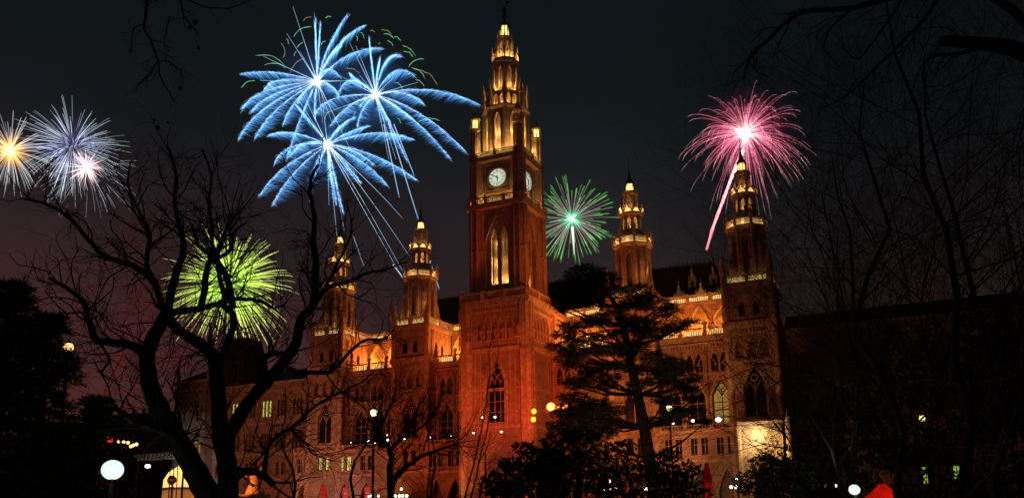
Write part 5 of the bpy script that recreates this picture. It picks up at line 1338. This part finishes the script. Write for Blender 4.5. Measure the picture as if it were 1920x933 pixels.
# green burst beside the tower
GR = burst('round green firework with pale rays just right of the tower', 1072, 411, YF, 92, 100,
      [(0, (.2, .6, .36)), (.14, (.06, .36, .16)), (.24, (.17, .14, .12)), (.5, (.2, .17, .15)), (.6, (.11, .23, .07)), (.82, (.07, .33, .06)), (1, (.04, .1, .04))], v_, grav=.06, w=.2, vary=.3, r0=.05, more=70,
      core=(60, [(.5, 1.0, .75), (.12, .5, .28), (.01, .14, .06)], .24, .26), wpeak=lambda t: .55+.9*max(0, t-.45)*2*(1 if t < .9 else .4))
t_ = MB(); t_.tube([at(1073, 425, YF)-GR.location, at(1075, 450, YF)-GR.location, at(1077, 478, YF)-GR.location], [.5, .42, .12], 5, [(1, 1.2, 1), (.8, .85, .8), (.4, .45, .4)]); t_.build('rising_tail', M['spark'], GR)
# yellow-green burst behind the big tree
burst('yellow-green firework shining through the limbs of the big forked tree', 428, 532, YF, 122, 100,
      [(0, (.25, .5, .04)), (.25, (.3, .62, .05)), (.6, (.52, .72, .1)), (.9, (.75, .85, .25)), (1, (.4, .5, .1))], random.Random(9), grav=.16, w=.26, vary=.45, r0=.2, more=260, bias=(.06, 0, .12), puff=((.25, .5, .05), .7, .6))
# white burst with violet glints on the left, small gold burst over it, and the gold-hearted one at the edge
burst('large white and pale blue firework with fine rays on the left', 136, 272, YF, 108, 100,
      [(0, (.12, .14, .2)), (.3, (.28, .34, .42)), (.7, (.42, .52, .6)), (.92, (.6, .68, .72)), (1, (.3, .34, .36))], random.Random(21), grav=.1, w=.15, vary=.35, r0=.2, more=110, puff=((.16, .18, .4), .9, .4))
v2 = random.Random(22)
burst('pale violet sparks scattered within the white firework on the left', 132, 290, YF-4, 60, 40, [(0, (.2, .2, .5)), (1, (.3, .3, .62))], v2, grav=.1, w=.22, vary=.5, r0=.35, r1=.8, more=30)
burst('small golden white firework overlapping the white one', 162, 314, YF-8, 40, 90,
      [(0, (1.2, .8, .45)), (.3, (1.0, .6, .8)), (.7, (.7, .36, .2)), (1, (.4, .22, .16))], v2, grav=.05, w=.2, vary=.35, r0=.1, core=(40, [(1., .8, .5), (.5, .32, .16), (.2, .08, .04)], .42, .2), puff=((.9, .4, .2), .9, .45))
burst('white and blue sparks falling beneath the small golden firework', 165, 318, YF-10, 96, 60, [(0, (.1, .1, .14)), (1, (.34, .36, .42))], v2, grav=.22, w=.13, vary=.3, r0=.5, more=40)
burst('gold-hearted firework with white rays cut by the left border', 20, 282, YF, 84, 100,
      [(0, (.9, .5, .14)), (.16, (.9, .42, .1)), (.3, (.5, .27, .15)), (.4, (.34, .34, .36)), (.9, (.5, .54, .56)), (1, (.24, .26, .28))], v2, grav=.12, w=.2, vary=.35, more=40, core=(40, [(.9, .6, .16), (.5, .26, .06), (.2, .07, .02)], .32, .24), bias=(0, 0, .1), puff=((.8, .35, .1), .6, .8))

# ------------------------------------------------------------------ the three big blue bursts with drooping glitter plumes
BL = random.Random(31)
def Z1(x, y): return (430+x/3.11, y/3.11)
def Z2(x, y): return (430+x/2.917, 240+y/2.917)
def plume(root, c, ctl, tip, wide, Yd, droop=1.0, thin=False):
    """spark track from the centre to its tip; glitter hangs down from it"""
    C_ = root.location; n = 14; pts = []; mb = MB(); cols = []; rad = []
    c = Vector(c); t3 = Vector(tip); k3 = Vector(ctl) if ctl else (c+t3)/2
    px = []
    for i in range(n+1):
        t = i/n; q = c*(1-t)**2+k3*2*t*(1-t)+t3*t*t; px.append(q)
        pts.append(at(q.x, q.y, YF+Yd*t)-C_)
        rad.append((.15 if not thin else .13)*(1.1-.75*t)); cols.append(grad([(0, (.8, 1.0, 1.3)), (.15, (.32, .5, .75)), (.6, (.13, .28, .5)), (1, (.16, .34, .55))] if not thin else [(0, (.9, 1.1, 1.3)), (.3, (.5, .65, .85)), (.7, (.3, .5, .8)), (1, (.4, .5, .7))], t))
    mb.tube(pts, rad, 5, cols)
    if not thin:
        ax = (t3-c); L = ax.length
        m_ = int(60+L*1.5)
        for j in range(m_):
            t = .16+.84*BL.random()**.8; i = min(n-1, int(t*n)); p = pts[i].lerp(pts[i+1], t*n-i)
            ww = 2.1*wide*YF/FPX*min(1, (t-.1)*2.4)*(1-.75*max(0, (t-.72)/.28)**1.6)
            back = (pts[i]-pts[i+1]).normalized()
            hang = Vector((back.x*.9+BL.gauss(0, .12), BL.gauss(0, .5), back.z*.9-.75*droop+BL.gauss(0, .08))).normalized()
            ln = ww*BL.uniform(.45, 1.15); b_ = BL.uniform(.45, 1.1)
            q = p+Vector((BL.gauss(0, .1), BL.gauss(0, .5), BL.gauss(0, .1)))
            e = q+hang*ln
            c0 = tuple(x*b_ for x in (.05, .16, .36)); c1 = tuple(x*b_ for x in (.012, .055, .15))
            mb.tube([q, q.lerp(e, .5)+Vector((0, 0, -.06*ln)), e], [.11, .09, .035], 3, [c0, mixc(c0, c1, .5), c1])
        for j in range(int(m_*.5)):                       # bright grains on the upper edge of the plume
            t = .12+.88*BL.random(); i = min(n-1, int(t*n)); p = pts[i].lerp(pts[i+1], t*n-i); d = (pts[i+1]-pts[i]).normalized()
            q = p+Vector((BL.gauss(0, .22), BL.gauss(0, .4), BL.gauss(0, .22))); f = BL.uniform(.5, 1.1)
            mb.tube([q, q+d*BL.uniform(.8, 2)], [.11, .03], 3, [tuple(x*f for x in (.16, .3, .5))]*2)
    mb.build('streak' if thin else 'plume', M['spark'], root)
def blue(label, c, Z, plumes, thins, Y=YF):
    C_ = at(c[0], c[1], YF); o = thing('firework_burst', C_, label, 'firework', 'fireworks above the town hall')
    for tip, ctl, wide in plumes: plume(o, c, Z(*ctl) if ctl else None, Z(*tip), wide, BL.uniform(-14, 14))
    for tip, ctl in thins: plume(o, c, Z(*ctl) if ctl else None, Z(*tip), 0, BL.uniform(-12, 12), thin=True)
    k_ = MB(); R_ = 26*YF/FPX
    for i in range(90):
        d = Vector((BL.gauss(0, 1), BL.gauss(0, 1), BL.gauss(0, 1))).normalized()*R_*BL.uniform(.25, 1)
        k_.tube([d*.02, d*.5, d], [.2, .16, .04], 4, [(.7, .85, 1.0), (.25, .36, .5), (.05, .12, .22)])
    k_.build('core', M['spark'], o)
    R_ = 105*YF/FPX; k_ = MB(); k_.ball((0, 0, 0), R_, 16, 10); tag(k_.build('smoke_glow', smoke_glow_mat('smoke_glow', (.06, .26, .8), .5/R_, R_, .08), o), kind='stuff'); return o
c1, c2, c3 = (595, 153), (704, 178), (614, 271)
blue('upper left of the three blue plumed fireworks', c1, Z1,
  [((500, 105), None, 7), ((532, 130), (520, 260), 8), ((690, 88), (570, 240), 13), ((786, 152), (620, 220), 14), ((655, 268), (585, 285), 12), ((890, 284), (690, 265), 15),
   ((72, 432), (260, 395), 13), ((208, 520), (250, 435), 15), ((74, 636), (150, 500), 15), ((128, 655), (200, 540), 12), ((54, 812), (160, 600), 15), ((148, 808), (240, 620), 14), ((312, 732), (360, 580), 13), ((646, 450), (575, 345), 13), ((335, 925), (430, 620), 10), ((500, 700), (495, 560), 12), ((640, 560), (600, 480), 10), ((395, 600), (430, 520), 11)],
  [((371, 40), None), ((334, 195), None), ((410, 300), None), ((700, 860), None), ((545, 720), None), ((770, 470), None), ((640, 470), None), ((600, 720), None), ((200, 330), None), ((180, 470), None)])
blue('right-hand one of the three blue plumed fireworks, nearest the tower', c2, Z1,
  [((815, 222), (830, 380), 8), ((880, 335), (860, 420), 11), ((1002, 330), (900, 280), 15), ((1078, 442), (960, 340), 16), ((1138, 612), (1030, 500), 13), ((1455, 612), (1200, 470), 11), ((1384, 892), (1130, 620), 11), ((1292, 930), (1060, 640), 10),
   ((505, 660), (560, 540), 16), ((632, 560), (690, 380), 15), ((590, 735), (680, 590), 14), ((745, 740), (770, 610), 13), ((1075, 700), (950, 600), 12), ((760, 620), (800, 560), 12), ((700, 430), (720, 440), 12), ((930, 700), (880, 620), 12), ((1035, 935), (930, 700), 8)],
  [((702, 252), None), ((738, 268), None), ((960, 450), None), ((640, 440), None), ((1100, 480), None), ((930, 930), None), ((972, 930), None), ((760, 440), None), ((832, 330), None), ((560, 660), None)])
blue('lowest of the three blue plumed fireworks, with long falling streaks', c3, Z2,
  [((165, 372), (270, 190), 15), ((240, 418), (320, 240), 15), ((436, 385), (440, 210), 10), ((212, 42), (320, -10), 13), ((250, 190), (300, 60), 14), ((1022, 282), (790, 110), 12), ((868, 318), (740, 160), 12), ((1006, 64), (820, -20), 14), ((790, 200), (700, 110), 13), ((585, 420), (560, 240), 9), ((625, 470), (575, 250), 8), ((720, 300), (640, 190), 11), ((330, 160), (400, 40), 13), ((690, -60), (590, -20), 13), ((360, -130), (430, -60), 10), ((560, 300), (545, 200), 9), ((760, -10), (660, 10), 12), ((470, 250), (500, 160), 9)],
  [((372, -250), None), ((372, -160), None), ((590, 605), (565, 350)), ((628, 560), (590, 330)), ((986, 702), (740, 330)), ((958, 800), (700, 330)), ((950, 825), (690, 370)), ((946, 492), (790, 310)), ((545, 420), None), ((440, 300), None), ((505, -180), None), ((700, 250), None)])
# long falling streaks from the right-hand burst
o = thing('firework_burst', at(*Z2(880, 0), YF), 'long thin blue sparks falling in front of the sky left of the tower', 'firework', 'fireworks above the town hall')
for p0, p1 in (((845, -20), (930, 382)), ((870, -30), (1040, 520)), ((900, -20), (1012, 262)), ((1092, 712), (1148, 880)), ((1100, 820), (1135, 885)), ((895, 745), (955, 825)), ((678, 590), (738, 760))):
    a, b2 = Vector(Z2(*p0)), Vector(Z2(*p1)); n = 14; mb = MB()
    dimm = .35 if p0[0] == 678 else 1
    P = [at(a.x+(b2.x-a.x)*i/n, a.y+(b2.y-a.y)*i/n, YF)-o.location for i in range(n+1)]
    mb.tube(P, [.24]*n+[.08], 4, [tuple(x*dimm for x in mixc((.4, .65, .95), (.16, .36, .62), i/n)) for i in range(n+1)])
    mb.build('streak', M['spark'], o)
# curling green sparks round the blue bursts
o = thing('firework_burst', at(700, 130, YF-6), 'curling pale green sparks scattered among the blue fireworks', 'firework', 'fireworks above the town hall')
gz = [(430, 125, 480, 100), (560, 105, 595, 100), (375, 215, 480, 155), (395, 280, 430, 250), (355, 430, 440, 340), (535, 265, 560, 240), (740, 210, 745, 240), (765, 190, 785, 225), (885, 175, 945, 200), (900, 200, 960, 225), (920, 240, 955, 270), (960, 215, 1000, 240), (820, 180, 850, 190), (1008, 268, 1085, 330), (1015, 300, 1070, 335), (1060, 395, 1140, 460), (1080, 405, 1215, 500), (1085, 465, 1135, 505), (1095, 715, 1230, 708), (1045, 390, 1135, 345), (300, 250, 315, 340), (205, 380, 330, 400), (150, 325, 330, 390), (70, 515, 150, 470), (675, 400, 760, 430), (980, 690, 1000, 720), (560, 700, 585, 650), (725, 690, 740, 650), (870, 260, 880, 250), (960, 480, 1010, 520), (380, 330, 390, 300), (330, 225, 345, 260)]
for i, (x0, y0, x1, y1) in enumerate(gz):
    a, b2 = Vector(Z1(x0, y0)), Vector(Z1(x1, y1)); n = 8; d = (b2-a); pr = Vector((d.y, -d.x)).normalized() if d.length else Vector((0, 1))
    P = [at(*(a+d*(k/n)+pr*(math.sin(k/n*PI)*d.length*.16+BL.gauss(0, .5))), YF-6+BL.uniform(-4, 4)*0)-o.location for k in range(n+1)]
    cc = (.16, .46, .24) if i % 4 else (.22, .2, .1)
    MB().tube(P, [.05]+[.14]*(n-1)+[.04], 4, [tuple(x*BL.uniform(.5, 1.3) for x in cc) for _ in P]).build('spark', M['spark'], o)
